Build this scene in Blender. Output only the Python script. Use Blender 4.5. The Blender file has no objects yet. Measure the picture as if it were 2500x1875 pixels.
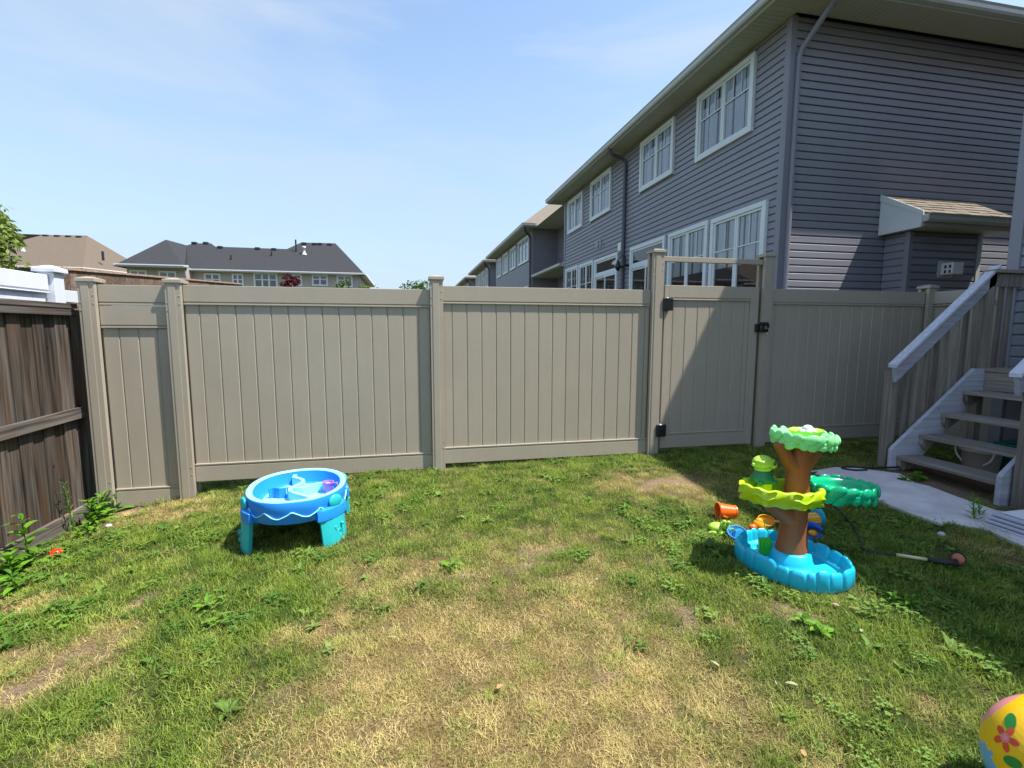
import bpy, bmesh, math, random
import numpy as np
from mathutils import Vector, Matrix, Quaternion
PI = math.pi
random.seed(7); rng = np.random.default_rng(7)
sc = bpy.context.scene
COL = sc.collection

# ------------------------------------------------------------------ camera, light, exposure
# World: origin at the phone's lens (ground about 1.5 m below), X along the vinyl fence, Y away, Z up
cam_d = bpy.data.cameras.new('camera'); cam = bpy.data.objects.new('camera', cam_d); COL.objects.link(cam)
PIT, ROL, YAW = math.radians(6.343), math.radians(0.1036), math.radians(11.995)
_f = Vector((math.sin(YAW)*math.cos(PIT), math.cos(YAW)*math.cos(PIT), -math.sin(PIT)))
_r0 = Vector((math.cos(YAW), -math.sin(YAW), 0)); _u0 = _r0.cross(_f)
_r = _r0*math.cos(ROL) + _u0*math.sin(ROL); _u = _u0*math.cos(ROL) - _r0*math.sin(ROL)
cam.matrix_world = Matrix(((_r.x, _u.x, -_f.x, 0), (_r.y, _u.y, -_f.y, 0), (_r.z, _u.z, -_f.z, 0), (0, 0, 0, 1)))
cam_d.sensor_width = 36; cam_d.lens = 1186.5/2500*36; cam_d.clip_start = .02; cam_d.clip_end = 2000
sc.camera = cam
SUN_EL, SUN_AZ = math.radians(62.4), math.radians(-24)
SUN = Vector((math.cos(SUN_EL)*math.cos(SUN_AZ), math.cos(SUN_EL)*math.sin(SUN_AZ), math.sin(SUN_EL)))
w = bpy.data.worlds.new('World'); sc.world = w; w.use_nodes = True
nt = w.node_tree; nt.nodes.clear()
def nn(nt, typ, **kw):
    n = nt.nodes.new(typ)
    for k, v in kw.items(): setattr(n, k, v)
    return n
sky = nn(nt, 'ShaderNodeTexSky', sky_type='NISHITA', sun_disc=False)
sky.sun_elevation = SUN_EL; sky.sun_rotation = math.atan2(SUN.x, SUN.y)
sky.air_density = 1.35; sky.dust_density = .9; sky.ozone_density = 2.6; sky.altitude = 100
tc = nn(nt, 'ShaderNodeTexCoord'); mp = nn(nt, 'ShaderNodeMapping'); mp.inputs['Scale'].default_value = (1.0, 1.5, 5.0)
mp.inputs['Rotation'].default_value = (0.1, 0.15, 0.5)
ns = nn(nt, 'ShaderNodeTexNoise'); ns.inputs['Scale'].default_value = 1.7; ns.inputs['Distortion'].default_value = .6; ns.inputs['Detail'].default_value = 7; ns.inputs['Roughness'].default_value = .55
cr = nn(nt, 'ShaderNodeValToRGB'); cr.color_ramp.elements[0].position = .42; cr.color_ramp.elements[1].position = .68
cr.color_ramp.elements[0].color = (.0, .0, .0, 1); cr.color_ramp.elements[1].color = (.55, .55, .55, 1)
mx = nn(nt, 'ShaderNodeMix', data_type='RGBA'); mx.inputs[7].default_value = (3.1, 3.4, 3.8, 1)
bg = nn(nt, 'ShaderNodeBackground'); bg.inputs['Strength'].default_value = .14
wo = nn(nt, 'ShaderNodeOutputWorld')
L = nt.links.new
L(tc.outputs['Generated'], mp.inputs['Vector']); L(mp.outputs[0], ns.inputs['Vector']); L(ns.outputs['Fac'], cr.inputs[0])
L(cr.outputs[0], mx.inputs[0]); L(sky.outputs[0], mx.inputs[6])
# pale haze layer thickening towards the horizon all round
sx = nn(nt, 'ShaderNodeSeparateXYZ'); L(tc.outputs['Generated'], sx.inputs[0]); hr = nn(nt, 'ShaderNodeMapRange', interpolation_type='SMOOTHSTEP')
hr.inputs[1].default_value = 0.0; hr.inputs[2].default_value = .62; hr.inputs[3].default_value = .78; hr.inputs[4].default_value = .06; L(sx.outputs['Z'], hr.inputs[0])
mh = nn(nt, 'ShaderNodeMix', data_type='RGBA'); mh.inputs[7].default_value = (2.3, 3.0, 3.9, 1)
L(hr.outputs[0], mh.inputs[0]); L(mx.outputs[2], mh.inputs[6]); L(mh.outputs[2], bg.inputs['Color']); L(bg.outputs[0], wo.inputs[0])
sd = bpy.data.lights.new('sun', 'SUN'); sd.energy = 5.0; sd.angle = math.radians(.53); sd.color = (1.0, .955, .88)
so = bpy.data.objects.new('sun', sd); COL.objects.link(so)
so.rotation_euler = (-SUN).to_track_quat('-Z', 'Y').to_euler(); so.location = (3, -3, 12)
sc.view_settings.view_transform = 'Standard'; sc.view_settings.look = 'None'
sc.view_settings.gamma = 1; sc.view_settings.exposure = 0.80; sc.view_settings.use_curve_mapping = False

# ------------------------------------------------------------------ materials
def setin(b, k, v):
    if k in b.inputs: b.inputs[k].default_value = v
def mat(name, col, rough=.5, var=.0, vscale=4., stretch=(1, 1, 1), bump=0., bscale=60., spec=.5, col2=None, coat=0, trans=0):
    """procedural principled material: base colour with noise variation, fine bump"""
    m = bpy.data.materials.new(name); m.use_nodes = True; t = m.node_tree; b = t.nodes['Principled BSDF']
    setin(b, 'Base Color', (*col, 1)); setin(b, 'Roughness', rough); setin(b, 'Specular IOR Level', spec); setin(b, 'Coat Weight', coat)
    co = nn(t, 'ShaderNodeTexCoord'); mpn = nn(t, 'ShaderNodeMapping'); mpn.inputs['Scale'].default_value = stretch
    geo = nn(t, 'ShaderNodeNewGeometry')
    t.links.new(geo.outputs['Position'], mpn.inputs[0])
    if var or col2:
        n = nn(t, 'ShaderNodeTexNoise'); n.inputs['Scale'].default_value = vscale; n.inputs['Detail'].default_value = 6; n.inputs['Roughness'].default_value = .6
        t.links.new(mpn.outputs[0], n.inputs['Vector'])
        r = nn(t, 'ShaderNodeValToRGB'); r.color_ramp.elements[0].position = .3; r.color_ramp.elements[1].position = .7
        c2 = col2 if col2 else tuple(c*(1+var) for c in col); c1 = col if col2 else tuple(c*(1-var) for c in col)
        r.color_ramp.elements[0].color = (*c1, 1); r.color_ramp.elements[1].color = (*c2, 1)
        t.links.new(n.outputs['Fac'], r.inputs[0])
        oi = nn(t, 'ShaderNodeObjectInfo'); hv = nn(t, 'ShaderNodeHueSaturation'); mr = nn(t, 'ShaderNodeMapRange')
        mr.inputs[3].default_value = 1-var*.6; mr.inputs[4].default_value = 1+var*.6
        t.links.new(oi.outputs['Random'], mr.inputs[0]); t.links.new(mr.outputs[0], hv.inputs['Value'])
        t.links.new(r.outputs[0], hv.inputs['Color']); t.links.new(hv.outputs[0], b.inputs['Base Color'])
    if bump:
        n2 = nn(t, 'ShaderNodeTexNoise'); n2.inputs['Scale'].default_value = bscale; n2.inputs['Detail'].default_value = 4
        t.links.new(mpn.outputs[0], n2.inputs['Vector'])
        bp = nn(t, 'ShaderNodeBump'); bp.inputs['Strength'].default_value = bump; bp.inputs['Distance'].default_value = .01
        t.links.new(n2.outputs['Fac'], bp.inputs['Height']); t.links.new(bp.outputs[0], b.inputs['Normal'])
    return m
def wood_mat(name, c_dark, c_light, c_warm, axis='Z', grain=1.0):
    """weathered timber: long grain streaks, warm and grey patches, knots"""
    m = bpy.data.materials.new(name); m.use_nodes = True; t = m.node_tree; b = t.nodes['Principled BSDF']; setin(b, 'Roughness', .85); setin(b, 'Specular IOR Level', .2)
    co = nn(t, 'ShaderNodeTexCoord'); oi = nn(t, 'ShaderNodeObjectInfo'); ad = nn(t, 'ShaderNodeVectorMath', operation='ADD')
    sc3 = nn(t, 'ShaderNodeVectorMath', operation='SCALE'); sc3.inputs['Scale'].default_value = 37.
    cmb = nn(t, 'ShaderNodeCombineXYZ')
    for i in range(3): t.links.new(oi.outputs['Random'], cmb.inputs[i])
    t.links.new(cmb.outputs[0], sc3.inputs[0]); t.links.new(co.outputs['Object'], ad.inputs[0]); t.links.new(sc3.outputs[0], ad.inputs[1])
    mpn = nn(t, 'ShaderNodeMapping'); s = [40, 40, 40]; s['XYZ'.index(axis)] = 1.6; mpn.inputs['Scale'].default_value = s
    t.links.new(ad.outputs[0], mpn.inputs[0])
    g = nn(t, 'ShaderNodeTexNoise'); g.inputs['Scale'].default_value = 1; g.inputs['Detail'].default_value = 6; t.links.new(mpn.outputs[0], g.inputs['Vector'])
    r = nn(t, 'ShaderNodeValToRGB'); r.color_ramp.elements[0].position = .34; r.color_ramp.elements[1].position = .68
    r.color_ramp.elements[0].color = (*c_dark, 1); r.color_ramp.elements[1].color = (*c_light, 1); t.links.new(g.outputs['Fac'], r.inputs[0])
    m2 = nn(t, 'ShaderNodeMapping'); s2 = [9, 9, 9]; s2['XYZ'.index(axis)] = 2.0; m2.inputs['Scale'].default_value = s2; t.links.new(ad.outputs[0], m2.inputs[0])
    n2 = nn(t, 'ShaderNodeTexNoise'); n2.inputs['Scale'].default_value = 1; n2.inputs['Detail'].default_value = 3; t.links.new(m2.outputs[0], n2.inputs['Vector'])
    r2 = nn(t, 'ShaderNodeValToRGB'); r2.color_ramp.elements[0].position = .50; r2.color_ramp.elements[1].position = .72
    r2.color_ramp.elements[0].color = (0, 0, 0, 1); r2.color_ramp.elements[1].color = (.8, .8, .8, 1); t.links.new(n2.outputs['Fac'], r2.inputs[0])
    mxn = nn(t, 'ShaderNodeMix', data_type='RGBA'); mxn.inputs[7].default_value = (*c_warm, 1)
    t.links.new(r2.outputs[0], mxn.inputs[0]); t.links.new(r.outputs[0], mxn.inputs[6])
    v = nn(t, 'ShaderNodeTexVoronoi'); v.inputs['Scale'].default_value = 4.5; t.links.new(ad.outputs[0], v.inputs['Vector'])
    r3 = nn(t, 'ShaderNodeValToRGB'); r3.color_ramp.elements[0].position = .055; r3.color_ramp.elements[1].position = .095
    r3.color_ramp.elements[0].color = (.25, .2, .17, 1); r3.color_ramp.elements[1].color = (1, 1, 1, 1); t.links.new(v.outputs['Distance'], r3.inputs[0])
    mu = nn(t, 'ShaderNodeMix', data_type='RGBA', blend_type='MULTIPLY'); mu.inputs[0].default_value = .8*grain
    t.links.new(mxn.outputs[2], mu.inputs[6]); t.links.new(r3.outputs[0], mu.inputs[7])
    hv = nn(t, 'ShaderNodeHueSaturation'); mr = nn(t, 'ShaderNodeMapRange'); mr.inputs[3].default_value = .7; mr.inputs[4].default_value = 1.35
    t.links.new(oi.outputs['Random'], mr.inputs[0]); t.links.new(mr.outputs[0], hv.inputs['Value']); t.links.new(mu.outputs[2], hv.inputs['Color'])
    t.links.new(hv.outputs[0], b.inputs['Base Color'])
    bp = nn(t, 'ShaderNodeBump'); bp.inputs['Strength'].default_value = .35; bp.inputs['Distance'].default_value = .004
    t.links.new(g.outputs['Fac'], bp.inputs['Height']); t.links.new(bp.outputs[0], b.inputs['Normal'])
    return m
def glass_mat(name, tint=(.75, .82, .86)):
    m = bpy.data.materials.new(name); m.use_nodes = True; t = m.node_tree; t.nodes.clear()
    o = nn(t, 'ShaderNodeOutputMaterial'); mxs = nn(t, 'ShaderNodeMixShader'); fr = nn(t, 'ShaderNodeFresnel'); fr.inputs[0].default_value = 1.9
    tr = nn(t, 'ShaderNodeBsdfTransparent'); tr.inputs[0].default_value = (*tint, 1); gl = nn(t, 'ShaderNodeBsdfGlossy'); gl.inputs['Roughness'].default_value = .02
    t.links.new(fr.outputs[0], mxs.inputs[0]); t.links.new(tr.outputs[0], mxs.inputs[1]); t.links.new(gl.outputs[0], mxs.inputs[2]); t.links.new(mxs.outputs[0], o.inputs[0])
    return m
def leaf_mat(name, c1, c2, trans=.35, attr=None, dry=None, rough=.55):
    """foliage: colour varies per instance and with position, some light passes through"""
    m = bpy.data.materials.new(name); m.use_nodes = True; t = m.node_tree; b = t.nodes['Principled BSDF']; out = t.nodes['Material Output']
    setin(b, 'Roughness', rough); setin(b, 'Specular IOR Level', .3)
    oi = nn(t, 'ShaderNodeObjectInfo'); geo = nn(t, 'ShaderNodeNewGeometry'); n = nn(t, 'ShaderNodeTexNoise'); n.inputs['Scale'].default_value = 85.; n.inputs['Detail'].default_value = 2
    t.links.new(geo.outputs['Position'], n.inputs['Vector'])
    ad = nn(t, 'ShaderNodeMath', operation='ADD'); mu = nn(t, 'ShaderNodeMath', operation='MULTIPLY'); mu.inputs[1].default_value = .5
    t.links.new(oi.outputs['Random'], ad.inputs[0]); t.links.new(n.outputs['Fac'], ad.inputs[1]); t.links.new(ad.outputs[0], mu.inputs[0])
    r = nn(t, 'ShaderNodeValToRGB'); r.color_ramp.elements[0].position = .3; r.color_ramp.elements[1].position = .7
    r.color_ramp.elements[0].color = (*c1, 1); r.color_ramp.elements[1].color = (*c2, 1); t.links.new(mu.outputs[0], r.inputs[0])
    src = r.outputs[0]
    if attr:
        at = nn(t, 'ShaderNodeAttribute', attribute_type='INSTANCER', attribute_name=attr)
        mxn = nn(t, 'ShaderNodeMix', data_type='RGBA'); r4 = nn(t, 'ShaderNodeValToRGB')
        r4.color_ramp.elements[0].color = (*dry[0], 1); r4.color_ramp.elements[1].color = (*dry[1], 1); r4.color_ramp.elements[0].position = .3; r4.color_ramp.elements[1].position = .7
        t.links.new(mu.outputs[0], r4.inputs[0])
        t.links.new(at.outputs['Fac'], mxn.inputs[0]); t.links.new(src, mxn.inputs[6]); t.links.new(r4.outputs[0], mxn.inputs[7]); src = mxn.outputs[2]
    t.links.new(src, b.inputs['Base Color'])
    tl = nn(t, 'ShaderNodeBsdfTranslucent'); t.links.new(src, tl.inputs[0]); ms = nn(t, 'ShaderNodeMixShader'); ms.inputs[0].default_value = trans
    t.links.new(b.outputs[0], ms.inputs[1]); t.links.new(tl.outputs[0], ms.inputs[2]); t.links.new(ms.outputs[0], out.inputs[0])
    return m

M = {}
M['vinyl'] = mat('tan_vinyl', (.378, .330, .262), .42, var=.035, vscale=2.5, bump=.04, bscale=25, spec=.45)
def speckle(m, amt=.06):
    """sparse dried-on spots and faint smudges over a plain plastic"""
    t = m.node_tree; b = t.nodes['Principled BSDF']; lk = b.inputs['Base Color'].links[0]; src_ = lk.from_socket
    geo = nn(t, 'ShaderNodeNewGeometry'); v = nn(t, 'ShaderNodeTexVoronoi'); v.inputs['Scale'].default_value = 26; t.links.new(geo.outputs['Position'], v.inputs['Vector'])
    r = nn(t, 'ShaderNodeValToRGB'); r.color_ramp.elements[0].position = .05; r.color_ramp.elements[1].position = .10; r.color_ramp.elements[0].color = (1, 1, 1, 1); r.color_ramp.elements[1].color = (0, 0, 0, 1); t.links.new(v.outputs['Distance'], r.inputs[0])
    n = nn(t, 'ShaderNodeTexNoise'); n.inputs['Scale'].default_value = 1.6; n.inputs['Detail'].default_value = 5; t.links.new(geo.outputs['Position'], n.inputs['Vector'])
    r2 = nn(t, 'ShaderNodeValToRGB'); r2.color_ramp.elements[0].position = .55; r2.color_ramp.elements[1].position = .72; t.links.new(n.outputs['Fac'], r2.inputs[0])
    mu = nn(t, 'ShaderNodeMath', operation='MULTIPLY'); t.links.new(r.outputs[0], mu.inputs[0]); t.links.new(r2.outputs[0], mu.inputs[1])
    mxn = nn(t, 'ShaderNodeMix', data_type='RGBA'); mxn.inputs[7].default_value = (.52, .49, .43, 1); t.links.new(mu.outputs[0], mxn.inputs[0]); t.links.new(src_, mxn.inputs[6])
    n3 = nn(t, 'ShaderNodeTexNoise'); n3.inputs['Scale'].default_value = 5; n3.inputs['Detail'].default_value = 8; n3.inputs['Roughness'].default_value = .7; mp3 = nn(t, 'ShaderNodeMapping'); mp3.inputs['Scale'].default_value = (2.2, 1, .35)
    t.links.new(geo.outputs['Position'], mp3.inputs[0]); t.links.new(mp3.outputs[0], n3.inputs['Vector'])
    mr = nn(t, 'ShaderNodeMapRange'); mr.inputs[1].default_value = .3; mr.inputs[2].default_value = .75; mr.inputs[3].default_value = 1-amt; mr.inputs[4].default_value = 1+amt*.5; t.links.new(n3.outputs['Fac'], mr.inputs[0])
    hv = nn(t, 'ShaderNodeHueSaturation'); t.links.new(mr.outputs[0], hv.inputs['Value']); t.links.new(mxn.outputs[2], hv.inputs['Color']); t.links.new(hv.outputs[0], b.inputs['Base Color'])
    mr2 = nn(t, 'ShaderNodeMapRange'); mr2.inputs[1].default_value = .3; mr2.inputs[2].default_value = .7; mr2.inputs[3].default_value = .55; mr2.inputs[4].default_value = .35; t.links.new(n3.outputs['Fac'], mr2.inputs[0]); t.links.new(mr2.outputs[0], b.inputs['Roughness'])
speckle(M['vinyl'])
M['wvinyl'] = mat('white_vinyl', (.64, .67, .73), .35, var=.05)
M['siding'] = mat('grey_siding', (.245, .246, .282), .45, var=.05, vscale=1.2, stretch=(1, 1, 1), bump=.08, bscale=40)
M['sidingd'] = mat('dark_grey_siding', (.18, .17, .19), .5, var=.05, vscale=1.5)
M['trimgrey'] = mat('grey_corner_trim', (.24, .235, .275), .45, var=.04)
M['wtrim'] = mat('white_window_trim', (.70, .74, .74), .4, var=.03)
M['soffit'] = mat('cream_soffit', (.50, .50, .42), .55, var=.04)
M['gutter'] = mat('pale_metal_gutter', (.50, .52, .50), .4, var=.05)
M['pipe'] = mat('brown_downspout', (.085, .078, .095), .35, var=.06)
M['shingle'] = mat('tan_shingle', (.20, .175, .145), .95, var=.22, vscale=30, bump=.5, bscale=200, spec=.1)
M['shingled'] = mat('charcoal_shingle', (.044, .046, .050), .95, var=.2, vscale=9, bump=.4, bscale=100, spec=.1)
M['shingleb'] = mat('brown_shingle', (.125, .10, .078), .95, var=.12, vscale=6, bump=.4, bscale=100, spec=.1)
M['stucco'] = mat('beige_siding', (.40, .37, .33), .8, var=.04)
M['brickb'] = mat('brown_wall', (.16, .125, .10), .8, var=.08)
M['glass'] = glass_mat('window_glass', (.95, .97, .99)); M['glassd'] = glass_mat('dark_window_glass', (.6, .65, .7))
M['curtain'] = mat('pale_curtain', (.66, .74, .82), .9, var=.10, vscale=6, stretch=(1, 6, .2))
M['dark'] = mat('painted_dark_inside', (.02, .022, .03), .9, var=.1)  # near-black colour painting in the shade inside rooms and openings
M['black'] = mat('black_metal', (.012, .012, .014), .35, var=.1)
M['chrome'] = mat('steel_washer', (.6, .6, .6), .3, var=.05); 
M['oldwood'] = wood_mat('old_fence_wood', (.026, .020, .016), (.120, .102, .088), (.095, .052, .028))
M['oldwoody'] = wood_mat('old_fence_rail_wood', (.045, .038, .032), (.165, .148, .132), (.12, .08, .055), axis='Y')
M['farwood'] = wood_mat('brown_far_fence_wood', (.09, .06, .045), (.22, .17, .13), (.2, .1, .05), axis='X')
M['deckz'] = wood_mat('deck_post_wood', (.17, .145, .12), (.30, .265, .23), (.25, .19, .15), grain=.5)
M['decky'] = wood_mat('deck_tread_wood', (.20, .172, .145), (.38, .34, .295), (.28, .24, .2), axis='Y', grain=.4)
M['deckx'] = wood_mat('deck_rail_wood', (.37, .37, .42), (.52, .52, .60), (.42, .40, .45), axis='X', grain=.4)
M['concrete'] = mat('pale_concrete', (.60, .555, .555), .85, var=.2, vscale=3.5, bump=.25, bscale=80)
M['tblue'] = mat('water_table_blue', (.015, .25, .80), .38, var=.05, vscale=8, bump=.03, bscale=60)
M['tblue_glare'] = mat('water_table_rim_glare_blue', (.28, .70, .92), .38, var=.04, vscale=8)  # same blue plastic made paler: glare and sheen put into the colour
M['tteal'] = mat('water_table_teal', (.02, .46, .50), .38, var=.05, vscale=8)
M['purple'] = mat('purple_plastic', (.42, .16, .68), .35, var=.04)
M['pool'] = mat('toy_pool_blue', (.012, .46, .66), .35, var=.06, vscale=9)
M['brownp'] = mat('toy_trunk_brown', (.27, .075, .02), .62, var=.12, vscale=9, stretch=(1.5, 1.5, .35), bump=.5, bscale=22)
M['lgreen'] = mat('toy_light_green', (.24, .78, .28), .4, var=.06, vscale=10)
M['ygreen'] = mat('toy_yellow_green', (.42, .62, .008), .4, var=.05, vscale=10)
M['dgreen'] = mat('toy_emerald_green', (.003, .38, .18), .22, var=.05, vscale=10)
M['fgreen'] = mat('figure_dark_green', (.005, .16, .06), .4, var=.05)
M['flime'] = mat('figure_lime', (.36, .60, .06), .4, var=.05)
M['orange'] = mat('orange_plastic', (.85, .13, .01), .35, var=.05)
M['yorange'] = mat('amber_plastic', (.85, .34, .005), .35, var=.05)
M['rblue'] = mat('royal_blue_plastic', (.01, .10, .55), .3, var=.05)
M['cyan'] = mat('cyan_plastic', (.01, .38, .55), .35, var=.05)
M['cream'] = mat('cream_plastic', (.62, .55, .30), .4, var=.05)
M['white'] = mat('white_plastic', (.75, .75, .78), .4, var=.04)
M['gblue'] = mat('pale_grey_plastic', (.46, .46, .54), .5, var=.04)
M['pailb'] = mat('beige_pail', (.30, .25, .21), .5, var=.05)
M['bing'] = mat('teal_green_bin', (.004, .13, .10), .4, var=.05)
M['hose'] = mat('black_hose', (.018, .016, .018), .6, var=.1)
M['copper'] = mat('coral_metal', (.42, .12, .06), .4, var=.1)
M['red'] = mat('red_plastic', (.75, .03, .01), .3, var=.05)
M['yellow'] = mat('yellow_ball_vinyl', (.75, .45, .005), .35, var=.02); M['pink'] = mat('pink_ball_vinyl', (.75, .25, .30), .35, var=.02)
M['ballb'] = mat('blue_ball_vinyl', (.12, .35, .65), .35, var=.04); M['petal'] = mat('red_petal_print', (.60, .06, .02), .4, var=.02); M['leafp'] = mat('green_leaf_print', (.01, .20, .03), .4, var=.02)
M['bark'] = mat('bark', (.10, .075, .055), .9, var=.2, bump=.4)
M['stone'] = mat('pale_stone', (.45, .42, .40), .8, var=.1)
M['weed'] = leaf_mat('weed_leaf', (.07, .19, .012), (.17, .36, .03), .35)
M['leafg'] = leaf_mat('tree_leaf', (.04, .10, .015), (.11, .19, .025), .3)
M['leafc'] = leaf_mat('conifer_leaf', (.07, .12, .02), (.20, .27, .05), .3)
M['leafr'] = leaf_mat('red_leaf', (.06, .008, .012), (.16, .02, .03), .2)
M['grass'] = leaf_mat('grass_blade', (.045, .125, .012), (.29, .39, .045), .38, 'dry', ((.36, .26, .09), (.80, .65, .29)))
M['clover'] = leaf_mat('lawn_weed_leaf', (.055, .15, .015), (.17, .30, .04), .3, 'dry', ((.20, .26, .06), (.26, .30, .10)))

# ------------------------------------------------------------------ helpers
class MB:
    def __init__(s): s.v = []; s.f = []; s.mi = []; s.cur = 0
    def add(s, vs, fs):
        o = len(s.v); s.v += [tuple(p) for p in vs]; s.f += [tuple(i+o for i in f) for f in fs]; s.mi += [s.cur]*len(fs)
    def box(s, a, b):
        x0, y0, z0 = a; x1, y1, z1 = b
        s.add([(x0, y0, z0), (x1, y0, z0), (x1, y1, z0), (x0, y1, z0), (x0, y0, z1), (x1, y0, z1), (x1, y1, z1), (x0, y1, z1)],
              [(0, 3, 2, 1), (4, 5, 6, 7), (0, 1, 5, 4), (1, 2, 6, 5), (2, 3, 7, 6), (3, 0, 4, 7)])
    def hexa(s, p): # 8 points: bottom ring 4, top ring 4
        s.add(p, [(0, 3, 2, 1), (4, 5, 6, 7), (0, 1, 5, 4), (1, 2, 6, 5), (2, 3, 7, 6), (3, 0, 4, 7)])
    def poly(s, pts): s.add(pts, [tuple(range(len(pts)))])
    def extr(s, prof, d): # polygon ring extruded by vector d
        n = len(prof); q = [tuple(Vector(p)+Vector(d)) for p in prof]
        s.add(list(prof)+q, [tuple(range(n))[::-1], tuple(range(n, 2*n))]+[(i, (i+1) % n, n+(i+1) % n, n+i) for i in range(n)])
    def loft(s, rings, cap0=True, cap1=True, closed=True):
        n = len(rings[0]); vs = [p for r in rings for p in r]; fs = []
        for k in range(len(rings)-1):
            for i in range(n if closed else n-1):
                j = (i+1) % n; fs.append((k*n+i, k*n+j, (k+1)*n+j, (k+1)*n+i))
        if cap0: fs.append(tuple(range(n))[::-1])
        if cap1: fs.append(tuple(range((len(rings)-1)*n, len(rings)*n)))
        s.add(vs, fs)
    def tube(s, pts, r, n=8, cap=True):
        pts = [Vector(p) for p in pts]; rs = r if isinstance(r, (list, tuple)) else [r]*len(pts); rings = []; pu = None
        for i, p in enumerate(pts):
            t = (pts[min(i+1, len(pts)-1)]-pts[max(i-1, 0)]).normalized()
            u = (pu - t*pu.dot(t)) if pu is not None else t.cross(Vector((0, 0, 1)) if abs(t.z) < .9 else Vector((1, 0, 0)))
            u.normalize(); pu = u; v = t.cross(u)
            rings.append([tuple(p+(u*math.cos(2*PI*k/n)+v*math.sin(2*PI*k/n))*rs[i]) for k in range(n)])
        s.loft(rings, cap, cap)
    def lathe(s, c, prof, n=24, sx=1, sy=1, ang=0, cap=True):
        rings = []
        for r, z in prof:
            ring = []
            for k in range(n):
                a = 2*PI*k/n; x, y = r*sx*math.cos(a), r*sy*math.sin(a)
                ring.append((c[0]+x*math.cos(ang)-y*math.sin(ang), c[1]+x*math.sin(ang)+y*math.cos(ang), c[2]+z))
            rings.append(ring)
        s.loft(rings, cap, cap)
    def ell(s, c, r, n=12, m=8, rot=None):
        rings = []
        for k in range(m+1):
            ph = -PI/2+PI*k/m; rr = max(math.cos(ph), .02)
            ring = [Vector((r[0]*rr*math.cos(2*PI*i/n), r[1]*rr*math.sin(2*PI*i/n), r[2]*math.sin(ph))) for i in range(n)]
            if rot: ring = [rot @ p for p in ring]
            rings.append([tuple(p+Vector(c)) for p in ring])
        s.loft(rings)
    def mesh(s, name, mats, smooth=False):
        me = bpy.data.meshes.new(name); me.from_pydata(s.v, [], s.f)
        for m in (mats if isinstance(mats, (list, tuple)) else [mats]): me.materials.append(m)
        if any(s.mi): me.polygons.foreach_set('material_index', s.mi)
        if smooth: me.polygons.foreach_set('use_smooth', [True]*len(me.polygons))
        me.update(); return me
    def build(s, name, m, parent=None, smooth=False, bevel=0, subd=0):
        o = bpy.data.objects.new(name, s.mesh(name, m, smooth)); COL.objects.link(o)
        if parent: par(o, parent)
        if bevel:
            b = o.modifiers.new('bevel', 'BEVEL'); b.width = bevel; b.segments = 2; b.limit_method = 'ANGLE'; b.angle_limit = math.radians(40)
        if subd:
            b = o.modifiers.new('subd', 'SUBSURF'); b.levels = subd; b.render_levels = subd
        return o
def smooth_angle(o, a=40):
    me = o.data; bm = bmesh.new(); bm.from_mesh(me)
    bmesh.ops.recalc_face_normals(bm, faces=bm.faces)
    for f in bm.faces: f.smooth = True
    for e in bm.edges:
        if len(e.link_faces) == 2 and e.calc_face_angle(0) > math.radians(a): e.smooth = False
    bm.to_mesh(me); bm.free(); return o
ORG = {}
def par(o, p):
    """child keeps its world placement under parent p (parents only ever carry a location)"""
    o.parent = p; o.matrix_parent_inverse = Matrix.Translation(-Vector(ORG.get(p.name, (0, 0, 0))))
def thing(name, label, cat, loc=(0, 0, 0), group=None):
    o = bpy.data.objects.new(name, None); COL.objects.link(o); o.location = loc; o.empty_display_size = .1
    ORG[o.name] = tuple(loc); return tag(o, label, cat, group)
def tag(o, label, cat, group=None):
    o['label'] = label; o['category'] = cat
    if group: o['group'] = group
    return o
def struct(o, label=None):
    o['kind'] = 'structure'
    if label: o['label'] = label
    return o
def inst(name, me, loc, scale=(1, 1, 1), rot=(0, 0, 0), parent=None):
    o = bpy.data.objects.new(name, me); COL.objects.link(o); o.location = loc; o.scale = scale; o.rotation_euler = rot
    if parent: par(o, parent)
    return o
def bx(name, a, b, m, parent=None, bevel=0):
    q = MB(); q.box(a, b); return q.build(name, m, parent, bevel=bevel)

# ------------------------------------------------------------------ terrain
def hsh(ix, iy, s):
    h = (ix.astype(np.int64)*374761393 + iy.astype(np.int64)*668265263 + s*1274126177) & 0xffffffff
    h = ((h ^ (h >> 13))*1274126177) & 0xffffffff
    return ((h ^ (h >> 16)) & 0xffff)/65535.
def vn(x, y, s=0):
    ix, iy = np.floor(x), np.floor(y); fx, fy = x-ix, y-iy; fx = fx*fx*(3-2*fx); fy = fy*fy*(3-2*fy)
    a, b, c, d = hsh(ix, iy, s), hsh(ix+1, iy, s), hsh(ix, iy+1, s), hsh(ix+1, iy+1, s)
    return (a*(1-fx)+b*fx)*(1-fy)+(c*(1-fx)+d*fx)*fy
def fbm(x, y, s=0, o=4):
    r = 0; a = .5; t = 0
    for k in range(o): r = r+a*vn(x*2**k, y*2**k, s+k); t += a; a *= .55
    return r/t
def gz(x, y, rough=True):
    x = np.asarray(x, float); y = np.asarray(y, float)
    z = -1.445+.012*np.clip(x, 0, 4)-.03*(5-np.clip(y, -3, 5.0))-.255*(np.clip(-x, 0, 3.2)/2.8)**2
    z = z + np.where(np.hypot(x, y-3) < 14, (fbm(x*1.3, y*1.3, 5, 3)-.5)*.035, 0)
    return z
def g(x, y): return float(gz(x, y))
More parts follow.
